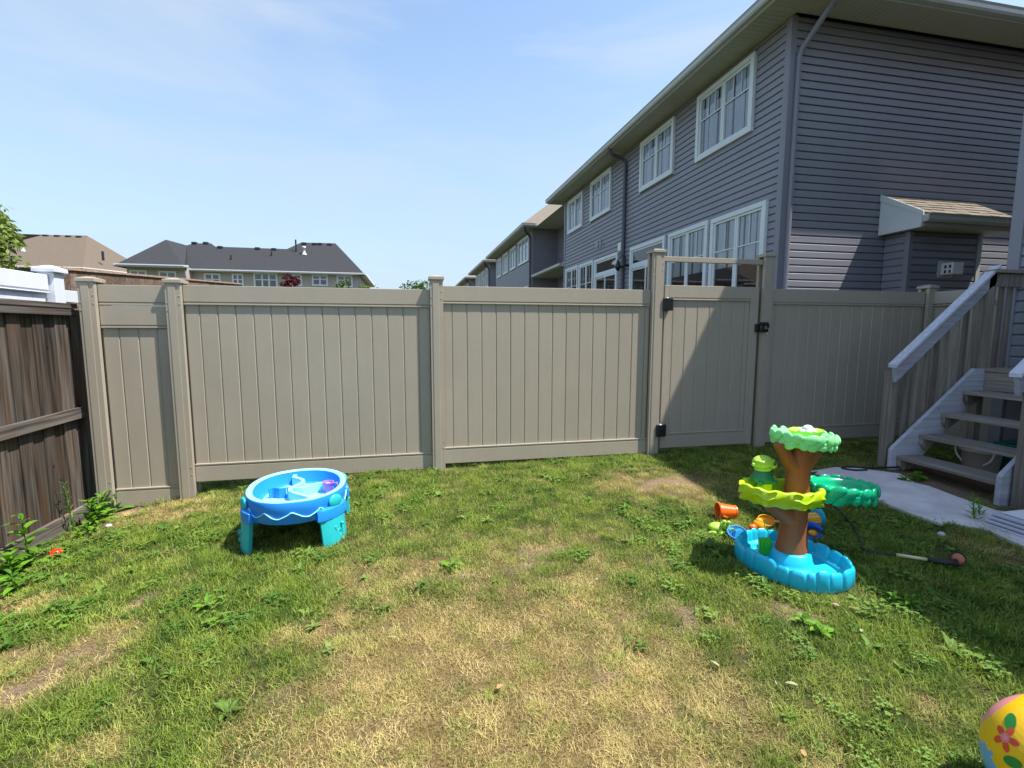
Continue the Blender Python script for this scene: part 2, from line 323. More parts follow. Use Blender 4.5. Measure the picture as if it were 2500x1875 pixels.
# dry and bare patches: (x, y, radius x, radius y, strength)
DRY = [(.32, 1.72, .74, .6, 1.2), (.36, 2.15, .70, .42, 1.0), (-.12, 2.38, .36, .28, .75), (1.0, 1.65, .35, .4, .7), (-.5, 2.43, .28, .12, .7), (.75, 2.3, .55, .3, .5), (.95, 2.65, .45, .35, .45),
       (1.1, 1.95, .45, .5, .55), (.45, 1.2, .75, .4, 1.0), (-1.49, 3.13, .13, .07, 1.1), (-1.59, 2.68, .18, .16, 1.1), (-1.72, 2.5, .2, .14, 1.1), (-1.96, 2.69, .2, .13, 1.1), (-1.1, 1.94, .12, .1, .9),
       (-2.45, 4.85, .55, .12, 1.0), (-2.0, 4.55, .4, .12, .7), (2.45, 3.95, .4, .25, .9), (2.0, 4.2, .4, .2, .6), (0, 2.9, .5, .3, .45), (.5, 3.1, .7, .3, .35), (1.45, 1.25, .3, .4, .3), (1.95, 2.1, .15, .08, .4), (4.0, 2.4, .4, .3, .5), (-2.3, 3.4, .35, .12, .7)]
BARE = [(.80, 2.92, .16, .07), (.88, 3.08, .12, .05), (.25, 2.88, .1, .06), (1.39, 2.29, .12, .14), (1.49, 2.72, .1, .08), (.82, 1.95, .07, .04), (-.46, 2.08, .06, .04), (2.35, 4.05, .25, .14), (-1.49, 3.13, .1, .05),
        (-1.6, 2.66, .14, .1), (-1.75, 2.5, .14, .08), (-1.98, 2.7, .16, .08), (5.2, 3.4, .8, .7), (1.95, 2.12, .15, .06), (.3, 5.05, .3, .06), (-2.6, 4.95, .3, .07)]
def patches(x, y, P):
    wx = x+(fbm(x*3, y*3, 11)-.5)*.5; wy = y+(fbm(x*3, y*3, 17)-.5)*.5; r = np.zeros_like(x)
    for p in P:
        d = ((wx-p[0])/p[2])**2+((wy-p[1])/p[3])**2; r = np.maximum(r, (p[4] if len(p) > 4 else 1)*np.exp(-d*.8))
    return r
def dryness(x, y):
    n = fbm(x*5, y*5, 31, 4); n2 = fbm(x*14, y*14, 41, 3)
    return np.clip(1.15*patches(x, y, DRY)+.85*(n-.5)+.8*(n2-.5)+.14-.20*np.clip((-.35-x)*2.5, 0, 1)*(y < 4.3)-.12*np.clip((x-1.15)*3, 0, 1)*(y < 3.4), 0, 1)
def bareness(x, y): return np.clip(1.2*patches(x, y, BARE)+.7*(fbm(x*9, y*9, 53, 3)-.66), 0, 1)
POOLC = (2.37, 2.52)
PATH = [(3.91, 4.02), (4.28, 4.09), (4.5, 4.01), (4.74, 3.79), (4.62, 3.55), (4.66, 3.45), (4.64, 3.19), (4.63, 2.9), (4.9, 2.72), (4.75, 1.9), (4.0, 1.9), (4.05, 2.3), (4.12, 2.62), (3.98, 2.78), (3.9, 2.77), (3.86, 2.95), (3.85, 3.27), (3.83, 3.6)]
def in_poly(x, y, P):
    r = np.zeros(x.shape, bool); n = len(P)
    for i in range(n):
        x0, y0 = P[i]; x1, y1 = P[(i+1) % n]
        c = ((y0 > y) != (y1 > y)) & (x < (x1-x0)*(y-y0)/(y1-y0+1e-12)+x0); r ^= c
    return r
def lin(a, b, s): return list(np.arange(a, b, s))
gxs = [-600, -300, -150, -80, -50, -30, -20, -14, -10, -8, -6.5, -5.5]+lin(-4.8, 8, .07)+[8.5, 9.5, 11, 13, 16, 20, 30, 50, 100, 300, 600]
gys = [-300, -100, -40, -20, -10, -6, -4, -2.5, -1.5]+lin(-1, 6.5, .07)+[7, 8, 9, 10, 12, 15, 20, 26, 34, 45, 60, 80, 120, 200, 400, 900]
GX, GY = np.meshgrid(gxs, gys); GZ = gz(GX, GY)
GZ = np.where(GY > 7, np.minimum(GZ, -1.5), GZ)
me = bpy.data.meshes.new('ground'); nx, ny = len(gxs), len(gys)
me.from_pydata(np.stack([GX.ravel(), GY.ravel(), GZ.ravel()], 1).tolist(), [], [(j*nx+i, j*nx+i+1, (j+1)*nx+i+1, (j+1)*nx+i) for j in range(ny-1) for i in range(nx-1)])
for an, fn in (('dry', dryness), ('bare', bareness)):
    at = me.attributes.new(an, 'FLOAT', 'POINT'); at.data.foreach_set('value', fn(GX.ravel(), GY.ravel()).astype(np.float32))
me.polygons.foreach_set('use_smooth', [True]*len(me.polygons))
gm = bpy.data.materials.new('lawn_soil_and_thatch'); gm.use_nodes = True; t = gm.node_tree; b = t.nodes['Principled BSDF']; setin(b, 'Roughness', .95); setin(b, 'Specular IOR Level', .1)
geo = nn(t, 'ShaderNodeNewGeometry')
n1 = nn(t, 'ShaderNodeTexNoise'); n1.inputs['Scale'].default_value = 90; n1.inputs['Detail'].default_value = 6; n1.inputs['Roughness'].default_value = .7; t.links.new(geo.outputs['Position'], n1.inputs['Vector'])
def ramp(t, a, b_, p0=.35, p1=.65):
    r = nn(t, 'ShaderNodeValToRGB'); r.color_ramp.elements[0].color = (*a, 1); r.color_ramp.elements[1].color = (*b_, 1); r.color_ramp.elements[0].position = p0; r.color_ramp.elements[1].position = p1
    t.links.new(n1.outputs['Fac'], r.inputs[0]); return r
rg = ramp(t, (.018, .030, .007), (.06, .075, .022)); rd = ramp(t, (.07, .048, .022), (.27, .20, .09)); rb = ramp(t, (.09, .062, .040), (.34, .25, .165))
ad_, ab_ = nn(t, 'ShaderNodeAttribute', attribute_name='dry'), nn(t, 'ShaderNodeAttribute', attribute_name='bare')
m1, m2 = nn(t, 'ShaderNodeMix', data_type='RGBA'), nn(t, 'ShaderNodeMix', data_type='RGBA')
t.links.new(ad_.outputs['Fac'], m1.inputs[0]); t.links.new(rg.outputs[0], m1.inputs[6]); t.links.new(rd.outputs[0], m1.inputs[7])
t.links.new(ab_.outputs['Fac'], m2.inputs[0]); t.links.new(m1.outputs[2], m2.inputs[6]); t.links.new(rb.outputs[0], m2.inputs[7]); t.links.new(m2.outputs[2], b.inputs['Base Color'])
bp = nn(t, 'ShaderNodeBump'); bp.inputs['Strength'].default_value = .9; bp.inputs['Distance'].default_value = .015; t.links.new(n1.outputs['Fac'], bp.inputs['Height']); t.links.new(bp.outputs[0], b.inputs['Normal'])
me.materials.append(gm); ground = bpy.data.objects.new('ground', me); COL.objects.link(ground); struct(ground)

# path: one pale concrete slab along the stairs
def slab(P, z0, z1):
    q = MB(); n = len(P); q.add([(x, y, g(x, y)+z0) for x, y in P]+[(x, y, g(x, y)+z1) for x, y in P], [tuple(range(n))[::-1], tuple(range(n, 2*n))]+[(i, (i+1) % n, n+(i+1) % n, n+i) for i in range(n)])
    return q
struct(slab(PATH, -.06, .022).build('path', M['concrete']))

# ------------------------------------------------------------------ tan vinyl fence
FT = dict(p0=-2.73, p1=-2.06, p2=.284, g1=2.69, p5=4.085, p6=6.46)
fence = thing('vinyl_fence', 'tall tan vinyl privacy fence running across the yard behind the toys', 'fence', (0, 5, -1.45))
def fpost(x, top, bot, parent=fence, y=5.0):
    q = MB(); hw = .064
    q.box((x-hw, y-.045, bot), (x+hw, y-.004, top-.045)); q.box((x-hw, y+.062, bot), (x+hw, y+.10, top-.045))
    q.box((x-hw*.62, y-.050, bot), (x+hw*.35, y-.0455, top-.06))   # raised centre rib on the face
    q.box((x-.02, y-.0045, bot), (x+.02, y+.0625, top-.052))
    q.box((x-.02, y+.02, bot), (x+.02, y+.04, top-.1))
    p = q.build('post', M['vinyl'], parent, bevel=.004)
    c = MB(); z = top-.045; h = .076
    c.box((x-h, y-.058, z), (x+h, y+.113, z+.03)); r = [(x-h, y-.058, z+.031), (x+h, y-.058, z+.031), (x+h, y+.113, z+.031), (x-h, y+.113, z+.031)]
    r2 = [(x-.02, y+.005, z+.048), (x+.02, y+.005, z+.048), (x+.02, y+.05, z+.048), (x-.02, y+.05, z+.048)]
    c.loft([r, r2]); cp = c.build('post_cap', M['vinyl'], p, bevel=.003); cp.matrix_parent_inverse = Matrix.Identity(4)
    cp.matrix_parent_inverse = Matrix.Identity(4)
    for (sx_, zz_) in ((-.048, top-.22), (-.048, top-.29), (.05, top-.16), (.05, top-.23), (.05, bot+.35), (.05, bot+.28)):
        s_ = MB(); s_.ell((x+sx_, y-.0465, zz_), (.006, .003, .006), 8, 4); so_ = s_.build('screw', M['vinyl'], None, smooth=True); so_.parent = p; so_.matrix_parent_inverse = Matrix.Identity(4)
    return p
def subpar(o, p):
    """sub-part under a part whose mesh is in world coordinates"""
    o.parent = p; o.matrix_parent_inverse = p.matrix_parent_inverse.inverted() if False else Matrix.Identity(4)
    return o
def rail(x0, x1, z0, z1, lip, parent, y=5.0, name='rail'):
    """hollow vinyl rail between posts with a two-step lip on the side of the boards"""
    q = MB(); q.box((x0, y, z0), (x1, y+.05, z1))
    if lip == 'b': q.box((x0, y+.006, z0-.012), (x1, y+.044, z0)); q.box((x0, y-.002, z0-.027), (x1, y+.052, z0-.0125))
    else: q.box((x0, y+.006, z1), (x1, y+.044, z1+.012)); q.box((x0, y-.002, z1+.0125), (x1, y+.052, z1+.027))
    return q.build(name, M['vinyl'], parent, bevel=.003)
BW = .1525
_q = MB()
# tongue-and-groove board of unit height: flat face with chamfered edges and a tongue behind
_pr = [(0.0012, .007), (.0085, 0), (BW-.0085, 0), (BW-.0012, .007), (BW-.0015, .018), (.0015, .018)]
_q.extr([(a, b_, 0) for a, b_ in _pr], (0, 0, 1)); _q.box((-.006, .008, 0), (.0015, .014, 1))
bmesh_board = _q.mesh('board', M['vinyl'])
def panel(x0, x1, top, bot, parent=fence, first=None, second_rail=False, y=5.0, rt=.15, rb=.145):
    rail(x0, x1, top-rt, top, 'b', parent, y); rail(x0, x1, bot, bot+rb, 't', parent, y)
    zt = top-rt-.02
    if second_rail: rail(x0, x1, top-.353, top-.181, 'b', parent, y); zt = top-.353-.02
    zb = bot+rb+.02; x = x0-(BW-(first if first else BW))
    while x < x1-.004:
        a, e = max(x, x0), min(x+BW, x1)
        inst('board', bmesh_board, (a, y+.016+random.uniform(-.0004, .0004), zb-.01), ((e-a)/BW, 1, zt-zb+.02), parent=parent); x += BW
fpost(FT['p0'], .455, g(FT['p0'], 5)-.05); fpost(FT['p1'], .458, g(FT['p1'], 5)-.05); fpost(FT['p2'], .54, g(.28, 5)-.05)
fpost(FT['g1'], .885, g(2.69, 5)-.05); fpost(FT['p5'], .885, g(4.08, 5)-.05); fpost(FT['p6'], .575, g(6.46, 5)-.05)
panel(FT['p0']+.064, FT['p1']-.064, .39, -1.635, first=.13, second_rail=True)
panel(FT['p1']+.064, FT['p2']-.064, .40, -1.437, first=.12)
panel(FT['p2']+.064, FT['g1']-.064, .44, -1.392, first=.09)
panel(FT['p5']+.064, FT['p6']-.064, .482, -1.345, first=.1)
bx('rail', (FT['g1']+.064, 5.0, .755), (FT['p5']-.064, 5.05, .81), M['vinyl'], fence, .003)
# last panel turns towards the house corner
fe = MB(); 
def ypanel(x, y0, y1, top, bot):
    q = MB(); q.box((x, y0, top-.15), (x+.05, y1, top)); q.box((x-.002, y0, top-.177), (x+.052, y1, top-.163)); q.build('rail', M['vinyl'], fence, bevel=.003)
    q = MB(); q.box((x, y0, bot), (x+.05, y1, bot+.145)); q.build('rail', M['vinyl'], fence, bevel=.003)
    yy = y0
    while yy < y1-.01:
        e = min(yy+BW, y1); inst('board', bmesh_board, (x+.03, e, bot+.15), ((e-yy)/BW, 1, top-bot-.30), (0, 0, -PI/2), fence); yy += BW
ypanel(6.46, 4.2, 4.95, .484, -1.35)
# gate
gate = thing('vinyl_gate', 'tan vinyl gate with black hinges, half in the house shadow', 'gate', (2.8, 5, -1.4))
GX0, GX1 = 2.79, 3.985
q = MB(); q.box((GX0, 4.99, -1.345), (GX0+.055, 5.045, .497)); q.build('stile', M['vinyl'], gate, bevel=.003)
q = MB(); q.box((GX1-.105, 4.99, -1.345), (GX1, 5.045, .497)); q.build('stile', M['vinyl'], gate, bevel=.003)
panel(GX0+.055, GX1-.105, .497, -1.345, gate, first=.06, y=4.992, rt=.135)
def hinge(x, z):
    q = MB(); q.box((x-.062, 4.935, z-.07), (x+.062, 4.952, z+.07)); q.box((x-.05, 4.948, z-.055), (x-.012, 4.988, z+.055)); q.box((x+.012, 4.948, z-.055), (x+.05, 4.988, z+.055))
    h = q.build('hinge', M['black'], gate, bevel=.012)
    q = MB(); q.lathe((x-.01, 4.945, z+.063), [(.014, 0), (.018, .004), (.014, .012), (.006, .013)], 12); subpar(q.build('hinge_cap', M['chrome'], None), h)
hinge(2.805, .285); hinge(2.776, -1.13)
q = MB(); q.box((3.945, 4.955, -.02), (4.0, 4.985, .075)); q.box((3.985, 4.925, .055), (4.085, 4.955, .095)); q.box((3.985, 4.925, -.02), (4.085, 4.955, .02)); q.box((4.01, 4.93, .02), (4.04, 4.953, .055)); q.box((4.075, 4.93, .03), (4.1, 4.952, .075))
q.build('latch', M['black'], gate, bevel=.006)
q = MB(); q.tube([(4.075, 4.94, -.02), (4.08, 4.938, -.045)], .006, 6); q.build('latch_key', M['chrome'], gate)

# ------------------------------------------------------------------ old wooden fence on the left
wf = thing('wooden_fence', 'dark weathered wooden board fence at the left edge', 'fence', (-2.9, 4, -1.7))
WX = -2.875
y = 1.2; k = 0
while y < 5.03:
    wd = random.uniform(.118, .142); e = min(y+wd, 5.04); q = MB(); off = .012 if k % 2 else 0
    q.box((WX-.058-off, y+.002, -1.62), (WX-.04-off, e-.001+.012*(off > 0), .135)); q.build('board', M['oldwood'], wf); y = e; k += 1
bx('rail', (WX-.038, 1.2, .118), (WX, 5.045, .176), M['oldwoody'], wf, .003)
bx('top_board', (WX-.075, 1.2, .180), (WX+.006, 5.07, .222), M['oldwoody'], wf, .003)
q = MB(); q.hexa([(WX-.036, 1.2, -.83), (WX+.004, 1.2, -.83), (WX+.004, 5.04, -.79), (WX-.036, 5.04, -.79), (WX-.036, 1.2, -.735), (WX+.004, 1.2, -.735), (WX+.004, 5.04, -.695), (WX-.036, 5.04, -.695)]); q.build('rail', M['oldwoody'], wf, bevel=.003)
bx('kick_board', (WX-.04, 1.2, -1.95), (WX+.002, 5.03, -1.577), M['oldwoody'], wf, .003)
bx('post', (WX-.10, 5.07, -1.8), (WX-.01, 5.16, .17), M['oldwood'], wf, .004)
# white vinyl fence behind it
wv = thing('white_fence', 'white vinyl privacy fence showing above the dark wooden fence', 'fence', (-3.12, 4, -1.7))
q = MB(); q.box((-3.16, 1.2, .34), (-3.10, 5.12, .475)); q.box((-3.165, 1.2, .315), (-3.095, 5.12, .325)); q.box((-3.15, 1.2, .325), (-3.11, 5.12, .34)); q.build('rail', M['wvinyl'], wv, bevel=.004)
yy = 1.2
while yy < 5.1: bx('board', (-3.14, yy, -1.8), (-3.12, min(yy+.148, 5.12), .32), M['wvinyl'], wv, .003); yy += .15
q = MB(); q.box((-3.19, 5.13, -1.8), (-3.06, 5.26, .50)); wp = q.build('post', M['wvinyl'], wv, bevel=.004)
q = MB(); q.box((-3.215, 5.105, .501), (-3.035, 5.285, .535)); q.loft([[(-3.215, 5.105, .536), (-3.035, 5.105, .536), (-3.035, 5.285, .536), (-3.215, 5.285, .536)], [(-3.15, 5.17, .565), (-3.10, 5.17, .565), (-3.10, 5.22, .565), (-3.15, 5.22, .565)]]); subpar(q.build('post_cap', M['wvinyl'], None, bevel=.004), wp)
bx('rail', (-3.15, 5.27, .25), (-3.1, 7.5, .36), M['wvinyl'], wv, .004)
# brown wooden fence further back
bf = thing('brown_fence', 'brown wooden fence receding behind the narrow tan panel on the left', 'fence', (-4, 7, -1.6))
p0, p1 = Vector((-5.2, 8.6, 0)), Vector((-3.4, 11.4, 0))
def at(x, y, Y):
    """point of a measured sight line (2500 px wide survey picture) on the vertical plane y=Y"""
    d = _f*1186.5+_r*(x-1250)-_u*(y-937.5); return d*(Y/d.y)
def atx(x, y, X):
    d = _f*1186.5+_r*(x-1250)-_u*(y-937.5); return d*(X/d.x)
a0, a1 = at(150, 658, 7.0), at(590, 695, 12.5)
dv = (a1-a0); n = 46; hz = Vector((dv.x, dv.y, 0)).normalized(); pz = Vector((-hz.y, hz.x, 0))*.01
for i in range(n):
    s0, s1 = a0+dv*(i/n), a0+dv*((i+.96)/n)
    q = MB(); q.hexa([tuple(Vector((s.x, s.y, -1.6))+o) for s, o in ((s0, -pz), (s1, -pz), (s1, pz), (s0, pz))]+[tuple(Vector((s.x, s.y, s.z-.02))+o) for s, o in ((s0, -pz), (s1, -pz), (s1, pz), (s0, pz))])
    q.build('board', M['farwood'], bf)
q = MB(); q.tube([a0, a1], .03, 4); q.build('cap_rail', M['farwood'], bf)

# ------------------------------------------------------------------ grey townhouse
CP = .119
def course_mesh(nm, m):
    q = MB(); pr = [(-.004, 0), (.018, 0), (.0205, .003), (.0185, CP-.030), (.006, CP-.015), (.0, CP-.0135), (-.004, CP)]
    q.extr([(0, -a, b_) for a, b_ in pr], (1, 0, 0)); return q.mesh(nm, m)   # unit length along +X, face towards -Y
C_side = course_mesh('siding_course', M['siding'])
def courses(parent, org, dx, length, z0, z1, opens=(), me=C_side, zb=0, joint=0):
    """lap-siding courses from org along unit dir dx; opens = [(s0,s1,z0,z1)] in run coordinates"""
    ang = math.atan2(dx[1], dx[0]); k = 0; z = z0
    while z < z1-.01:
        h = min(CP, z1-z); zc = z+h*.5; segs = [(0, length)]
        for (s0, s1, a, b_) in opens:
            if a < zc < b_:
                ns_ = []
                for (u, v) in segs:
                    if s1 <= u or s0 >= v: ns_.append((u, v)); continue
                    if s0 > u: ns_.append((u, s0))
                    if s1 < v: ns_.append((s1, v))
                segs = ns_
        if joint:
            cut = []
            for (u, v) in segs:
                p_ = u; c_ = ((k*1.37+.6) % joint)
                while c_ <= u+.25: c_ += joint
                while c_ < v-.25: cut.append((p_, c_+.02, 0)); p_ = c_; c_ += joint
                cut.append((p_, v, 0))
            segs = [(a_, b2) for a_, b2, _ in cut]
        for (u, v) in segs:
            if v-u > .02: inst('siding_course', me, (org[0]+dx[0]*u, org[1]+dx[1]*u, z), (v-u, 1+random.uniform(-.04, .07), h/CP), (0, 0, ang), parent)
        z += CP; k += 1
house = thing('grey_townhouse', 'near grey vinyl-sided townhouse block with big eaves beside the gate', 'house', (5.9, 7, -1.5))
HX, HY, EV = 5.90, 7.0, 4.85
HX1, HY1 = 17.0, 18.2
bx('wall', (HX+.03, HY+.03, -1.7), (HX1, HY1, EV), M['sidingd'], house)
ups = [(7.78, 9.48, 3.43, 4.72), (10.37, 11.98, 3.50, 4.72), (13.83, 15.46, 3.50, 4.73), (16.22, 17.75, 3.52, 4.70)]
lows = [(7.30, 8.82, .45, 2.16), (8.92, 10.43, .45, 2.18), (15.10, 16.45, .45, 2.25), (16.58, 17.95, .45, 2.27)]
doors = [(10.59, 12.41, -.35, 2.19), (13.22, 14.99, -.35, 2.22)]
# long wall faces -X: run goes from far (Y=18.2) to near so the face looks left
opn = [(HY1-b_, HY1-a, c, d) for a, b_, c, d in ups+lows+doors]
courses(house, (HX+.028, HY1), (0, -1), HY1-HY-.10, -1.42, EV-.012, opn, joint=3.66)
bx('corner_trim', (HX-.008, HY-.008, -1.45), (HX+.1, HY+.028, EV-.01), M['trimgrey'], house, .004)
bx('corner_trim', (HX-.0081, HY+.0281, -1.45), (HX+.028, HY+.11, EV-.01), M['trimgrey'], house, .004)
bx('corner_trim', (HX-.01, HY1-.09, -1.45), (HX+.03, HY1+.02, EV-.01), M['trimgrey'], house, .004)
def curtain(x, y0, y1, z0, z1, parent, axis='x'):
    q = MB(); n = max(8, int((y1-y0)/.045)); a, b_ = [], []
    for i in range(n+1):
        yy = y0+(y1-y0)*i/n; o = .008*math.sin(i*1.9)+.004*math.sin(i*.7)
        a.append((x+o, yy, z0)); b_.append((x+o, yy, z1))
    q.loft([a, b_], False, False, closed=False); return subpar(q.build('curtain', M['curtain'], None, smooth=True), parent)
def window(y0, y1, z0, z1, parent=house, X=HX, nm=2, bars=2, cur=True, split=.38, sill=True):
    """double casement in a white trim; faces -X"""
    T = .085; q = MB(); o, i = X-.045, X+.03
    q.box((o, y0, z1-T), (i, y1, z1)); q.box((o, y0, z0), (i, y1, z0+T)); q.box((o, y0, z0+T), (i, y0+T, z1-T)); q.box((o, y1-T, z0+T), (i, y1, z1-T))
    wdw = q.build('window', M['wtrim'], parent, bevel=.004)
    # sashes
    wy0, wy1, wz0, wz1 = y0+T, y1-T, z0+T, z1-T; ws = (wy1-wy0)/nm
    for k in range(nm):
        a, b_ = wy0+k*ws+.004, wy0+(k+1)*ws-.004; S = .045; q = MB(); o, i = X-.022, X+.02
        q.box((o, a, wz1-S), (i, b_, wz1)); q.box((o, a, wz0), (i, b_, wz0+S)); q.box((o, a, wz0+S), (i, a+S, wz1-S)); q.box((o, b_-S, wz0+S), (i, b_, wz1-S))
        subpar(q.build('sash', M['wtrim'], None, bevel=.003), wdw)
        q = MB(); zm = wz1-S-(wz1-wz0-2*S)*split; q.box((X-.012, a+S, zm-.012), (X+.004, b_-S, zm+.012))
        for j in range(bars): 
            yc = a+S+(b_-a-2*S)*(j+1)/(bars+1); q.box((X-.010, yc-.007, zm+.012), (X+.003, yc+.007, wz1-S))
        subpar(q.build('muntin', M['wtrim'], None), wdw)
        q = MB(); q.poly([(X+.008, a+S, wz0+S), (X+.008, a+S, wz1-S), (X+.008, b_-S, wz1-S), (X+.008, b_-S, wz0+S)]); subpar(q.build('pane', M['glass'], None), wdw)
    q = MB(); q.box((X+.026, wy0, wz0), (X+.0295, wy1, wz1)); subpar(q.build('room_shade_panel', M['dark'], None), wdw)  # flat dark sheet behind the glass, painting the unlit interior
    if cur: curtain(X+.020, wy0, wy1, wz0+(0 if cur is True else (wz1-wz0)*cur), wz1, wdw)
    return wdw
for k, (a, b_, c, d) in enumerate(ups): window(a, b_, c, d, bars=2 if k < 1 else 1)
for k, (a, b_, c, d) in enumerate(lows): window(a, b_, c, d, bars=1, split=.36, cur=.42 if k < 2 else (False if k > 1 else True))
def patio_door(y0, y1, z0, z1):
    T = .09; X = HX; q = MB(); o, i = X-.045, X+.03; zt = z1-.48
    q.box((o, y0, z1-T), (i, y1, z1)); q.box((o, y0, z0), (i, y1, z0+.05)); q.box((o, y0, z0+.05), (i, y0+T, z1-T)); q.box((o, y1-T, z0+.05), (i, y1, z1-T)); q.box((o+.01, y0+T, zt-.09), (i, y1-T, zt))
    d = q.build('sliding_door', M['wtrim'], house, bevel=.004); m = (y0+y1)/2
    for (a, b_, zz0, zz1, xo) in ((y0+T, y1-T, zt, z1-T, 0), (y0+T, m+.03, z0+.05, zt-.09, -.014), (m-.03, y1-T, z0+.05, zt-.09, .004)):
        S = .05; q = MB(); o, i = X-.018+xo, X+.008+xo
        q.box((o, a, zz1-S), (i, b_, zz1)); q.box((o, a, zz0), (i, b_, zz0+S)); q.box((o, a, zz0+S), (i, a+S, zz1-S)); q.box((o, b_-S, zz0+S), (i, b_, zz1-S)); subpar(q.build('sash', M['wtrim'], None, bevel=.003), d)
        q = MB(); q.poly([(X-.003+xo, a+S, zz0+S), (X-.003+xo, a+S, zz1-S), (X-.003+xo, b_-S, zz1-S), (X-.003+xo, b_-S, zz0+S)]); subpar(q.build('pane', M['glassd'] if zz0 < 1 else M['glass'], None), d)
    q = MB(); q.box((X+.026, y0+T, z0+.05), (X+.029, y1-T, z1-T)); subpar(q.build('room_shade_panel', M['dark'], None), d)  # dark sheet behind the door glass; interior shade is painted
for dd in doors: patio_door(*dd)
# hip roof, soffit, gutters
EO = .52
def hip(x0, x1, y0, y1, z, pitch, name, m, parent, th=.0):
    w_ = min(x1-x0, y1-y0)/2
    if x1-x0 < y1-y0: r0, r1 = ((x0+x1)/2, y0+w_, z+w_*pitch), ((x0+x1)/2, y1-w_, z+w_*pitch)
    else: r0, r1 = (x0+w_, (y0+y1)/2, z+w_*pitch), (x1-w_, (y0+y1)/2, z+w_*pitch)
    q = MB(); a, b_, c, d = (x0, y0, z), (x1, y0, z), (x1, y1, z), (x0, y1, z)
    if x1-x0 < y1-y0: q.add([a, b_, c, d, r0, r1], [(0, 1, 4), (1, 2, 5, 4), (2, 3, 5), (3, 0, 4, 5), (3, 2, 1, 0)])
    else: q.add([a, b_, c, d, r0, r1], [(0, 1, 5, 4), (1, 2, 5), (2, 3, 4, 5), (3, 0, 4), (3, 2, 1, 0)])
    return q.build(name, m, parent)
def gutter(pts, parent, m=None, name='gutter'):
    """K-style gutter swept along an eave polyline given as (x,y,z) outer corners with outward side on the left of travel"""
    prof = [(0, 0), (.075, 0), (.095, .03), (.095, .085), (.115, .115), (.10, .118), (.08, .09), (0, .115)]
    P = [Vector(p) for p in pts]; rings = []
    for i, p in enumerate(P):
        d0 = (P[i]-P[i-1]).normalized() if i > 0 else (P[1]-P[0]).normalized(); d1 = (P[i+1]-P[i]).normalized() if i < len(P)-1 else d0
        n0, n1 = Vector((-d0.y, d0.x, 0)), Vector((-d1.y, d1.x, 0)); nrm = (n0+n1); nrm = nrm/max(nrm.length_squared/2, .2)
        rings.append([tuple(p+nrm*a+Vector((0, 0, b_))) for a, b_ in prof])
    q = MB(); q.loft(rings); return q.build(name, m or M['gutter'], parent)
def eave(x0, x1, y0, y1, parent):
    """soffit ring and fascia under a hip roof whose walls stand EO inside"""
    q = MB(); z = EV
    q.box((x0, y0, z-.012), (x0+EO, y1, z)); q.box((x0+EO, y0, z-.012), (x1, y0+EO, z)); q.box((x0+EO, y1-EO, z-.012), (x1, y1, z))
    s = q.build('soffit', M['soffit'], parent)
    q = MB(); q.box((x0-.02, y0-.02, z-.02), (x0, y1+.02, z+.13)); q.box((x0, y0-.02, z-.02), (x1, y0, z+.13)); q.box((x0, y1, z-.02), (x1, y1+.02, z+.13)); q.build('fascia', M['wtrim'], parent)
    yy = y0+.15 # ribs of the vented soffit
    q = MB()
    while yy < min(y1, y0+12): q.box((x0+.01, yy, z-.017), (x0+EO-.02, yy+.012, z-.0125)); yy += .10
    xx = x0+EO+.05
    while xx < min(x1, x0+6): q.box((xx, y0+.01, z-.017), (xx+.012, y0+EO-.02, z-.0125)); xx += .10
    r = q.build('soffit_rib', M['soffit'], parent); r['kind'] = 'stuff'
    gutter([(x1, y0-.02, z-.0), (x0-.02, y0-.02, z-.0), (x0-.02, y1+.02, z-.0)], parent)
EX0, EX1, EY0, EY1 = HX-EO+.02, HX1+.5, HY-.58, HY1+.5
eave(EX0, EX1, EY0, EY1, house)
hip(EX0-.05, EX1, EY0-.05, EY1+.05, EV+.135, .80, 'roof', M['shingle'], house)
def pipe(pts, m, parent, r=.04, name='downspout'): 
    q = MB(); q.tube(pts, r, 8); return smooth_angle(q.build(name, m, parent))
pipe([(HX+.32, HY-.52, EV-.0), (HX+.28, HY-.42, EV-.10), (HX+.15, HY-.07, EV-.52), (HX+.135, HY-.035, EV-.62), (HX+.135, HY-.03, EV-2.4), (HX+.135, HY-.03, -1.45)], M['trimgrey'], house, .042)
yd = 12.83
pipe([(HX-.50, yd, EV+.02), (HX-.49, yd, EV-.08), (HX-.40, yd, EV-.16), (HX-.16, yd-.0, EV-.22), (HX-.06, yd, EV-.30), (HX-.045, yd, EV-.42), (HX-.045, yd, -1.4)], M['pipe'], house, .05)
# vent, meter box, wall lantern on the long wall
q = MB()
for k in range(4): q.hexa([(HX-.075, 14.58, 2.57+k*.06), (HX, 14.58, 2.59+k*.06), (HX, 14.82, 2.59+k*.06), (HX-.075, 14.82, 2.57+k*.06), (HX-.075, 14.58, 2.58+k*.06), (HX, 14.58, 2.61+k*.06), (HX, 14.82, 2.61+k*.06), (HX-.075, 14.82, 2.58+k*.06)])
q.box((HX-.03, 14.56, 2.54), (HX, 14.58, 2.83)); q.build('dryer_vent', M['wtrim'], house)
bx('meter_box', (HX-.07, 12.93, 2.2), (HX, 13.13, 2.44), M['wtrim'], house, .006)
q = MB(); q.tube([(HX, 12.55, 1.75), (HX-.12, 12.55, 1.75), (HX-.22, 12.55, 1.70)], .03, 8); q.tube([(HX-.03, 12.62, 1.74), (HX-.06, 12.62, 1.98), (HX-.14, 12.62, 2.04), (HX-.25, 12.62, 1.95)], .012, 6)
q.lathe((HX-.28, 12.6, 1.60), [(.01, 0), (.06, .04), (.085, .1), (.085, .12), (.03, .26), (.015, .3)], 10); q.build('wall_lantern', M['black'], house, smooth=True)
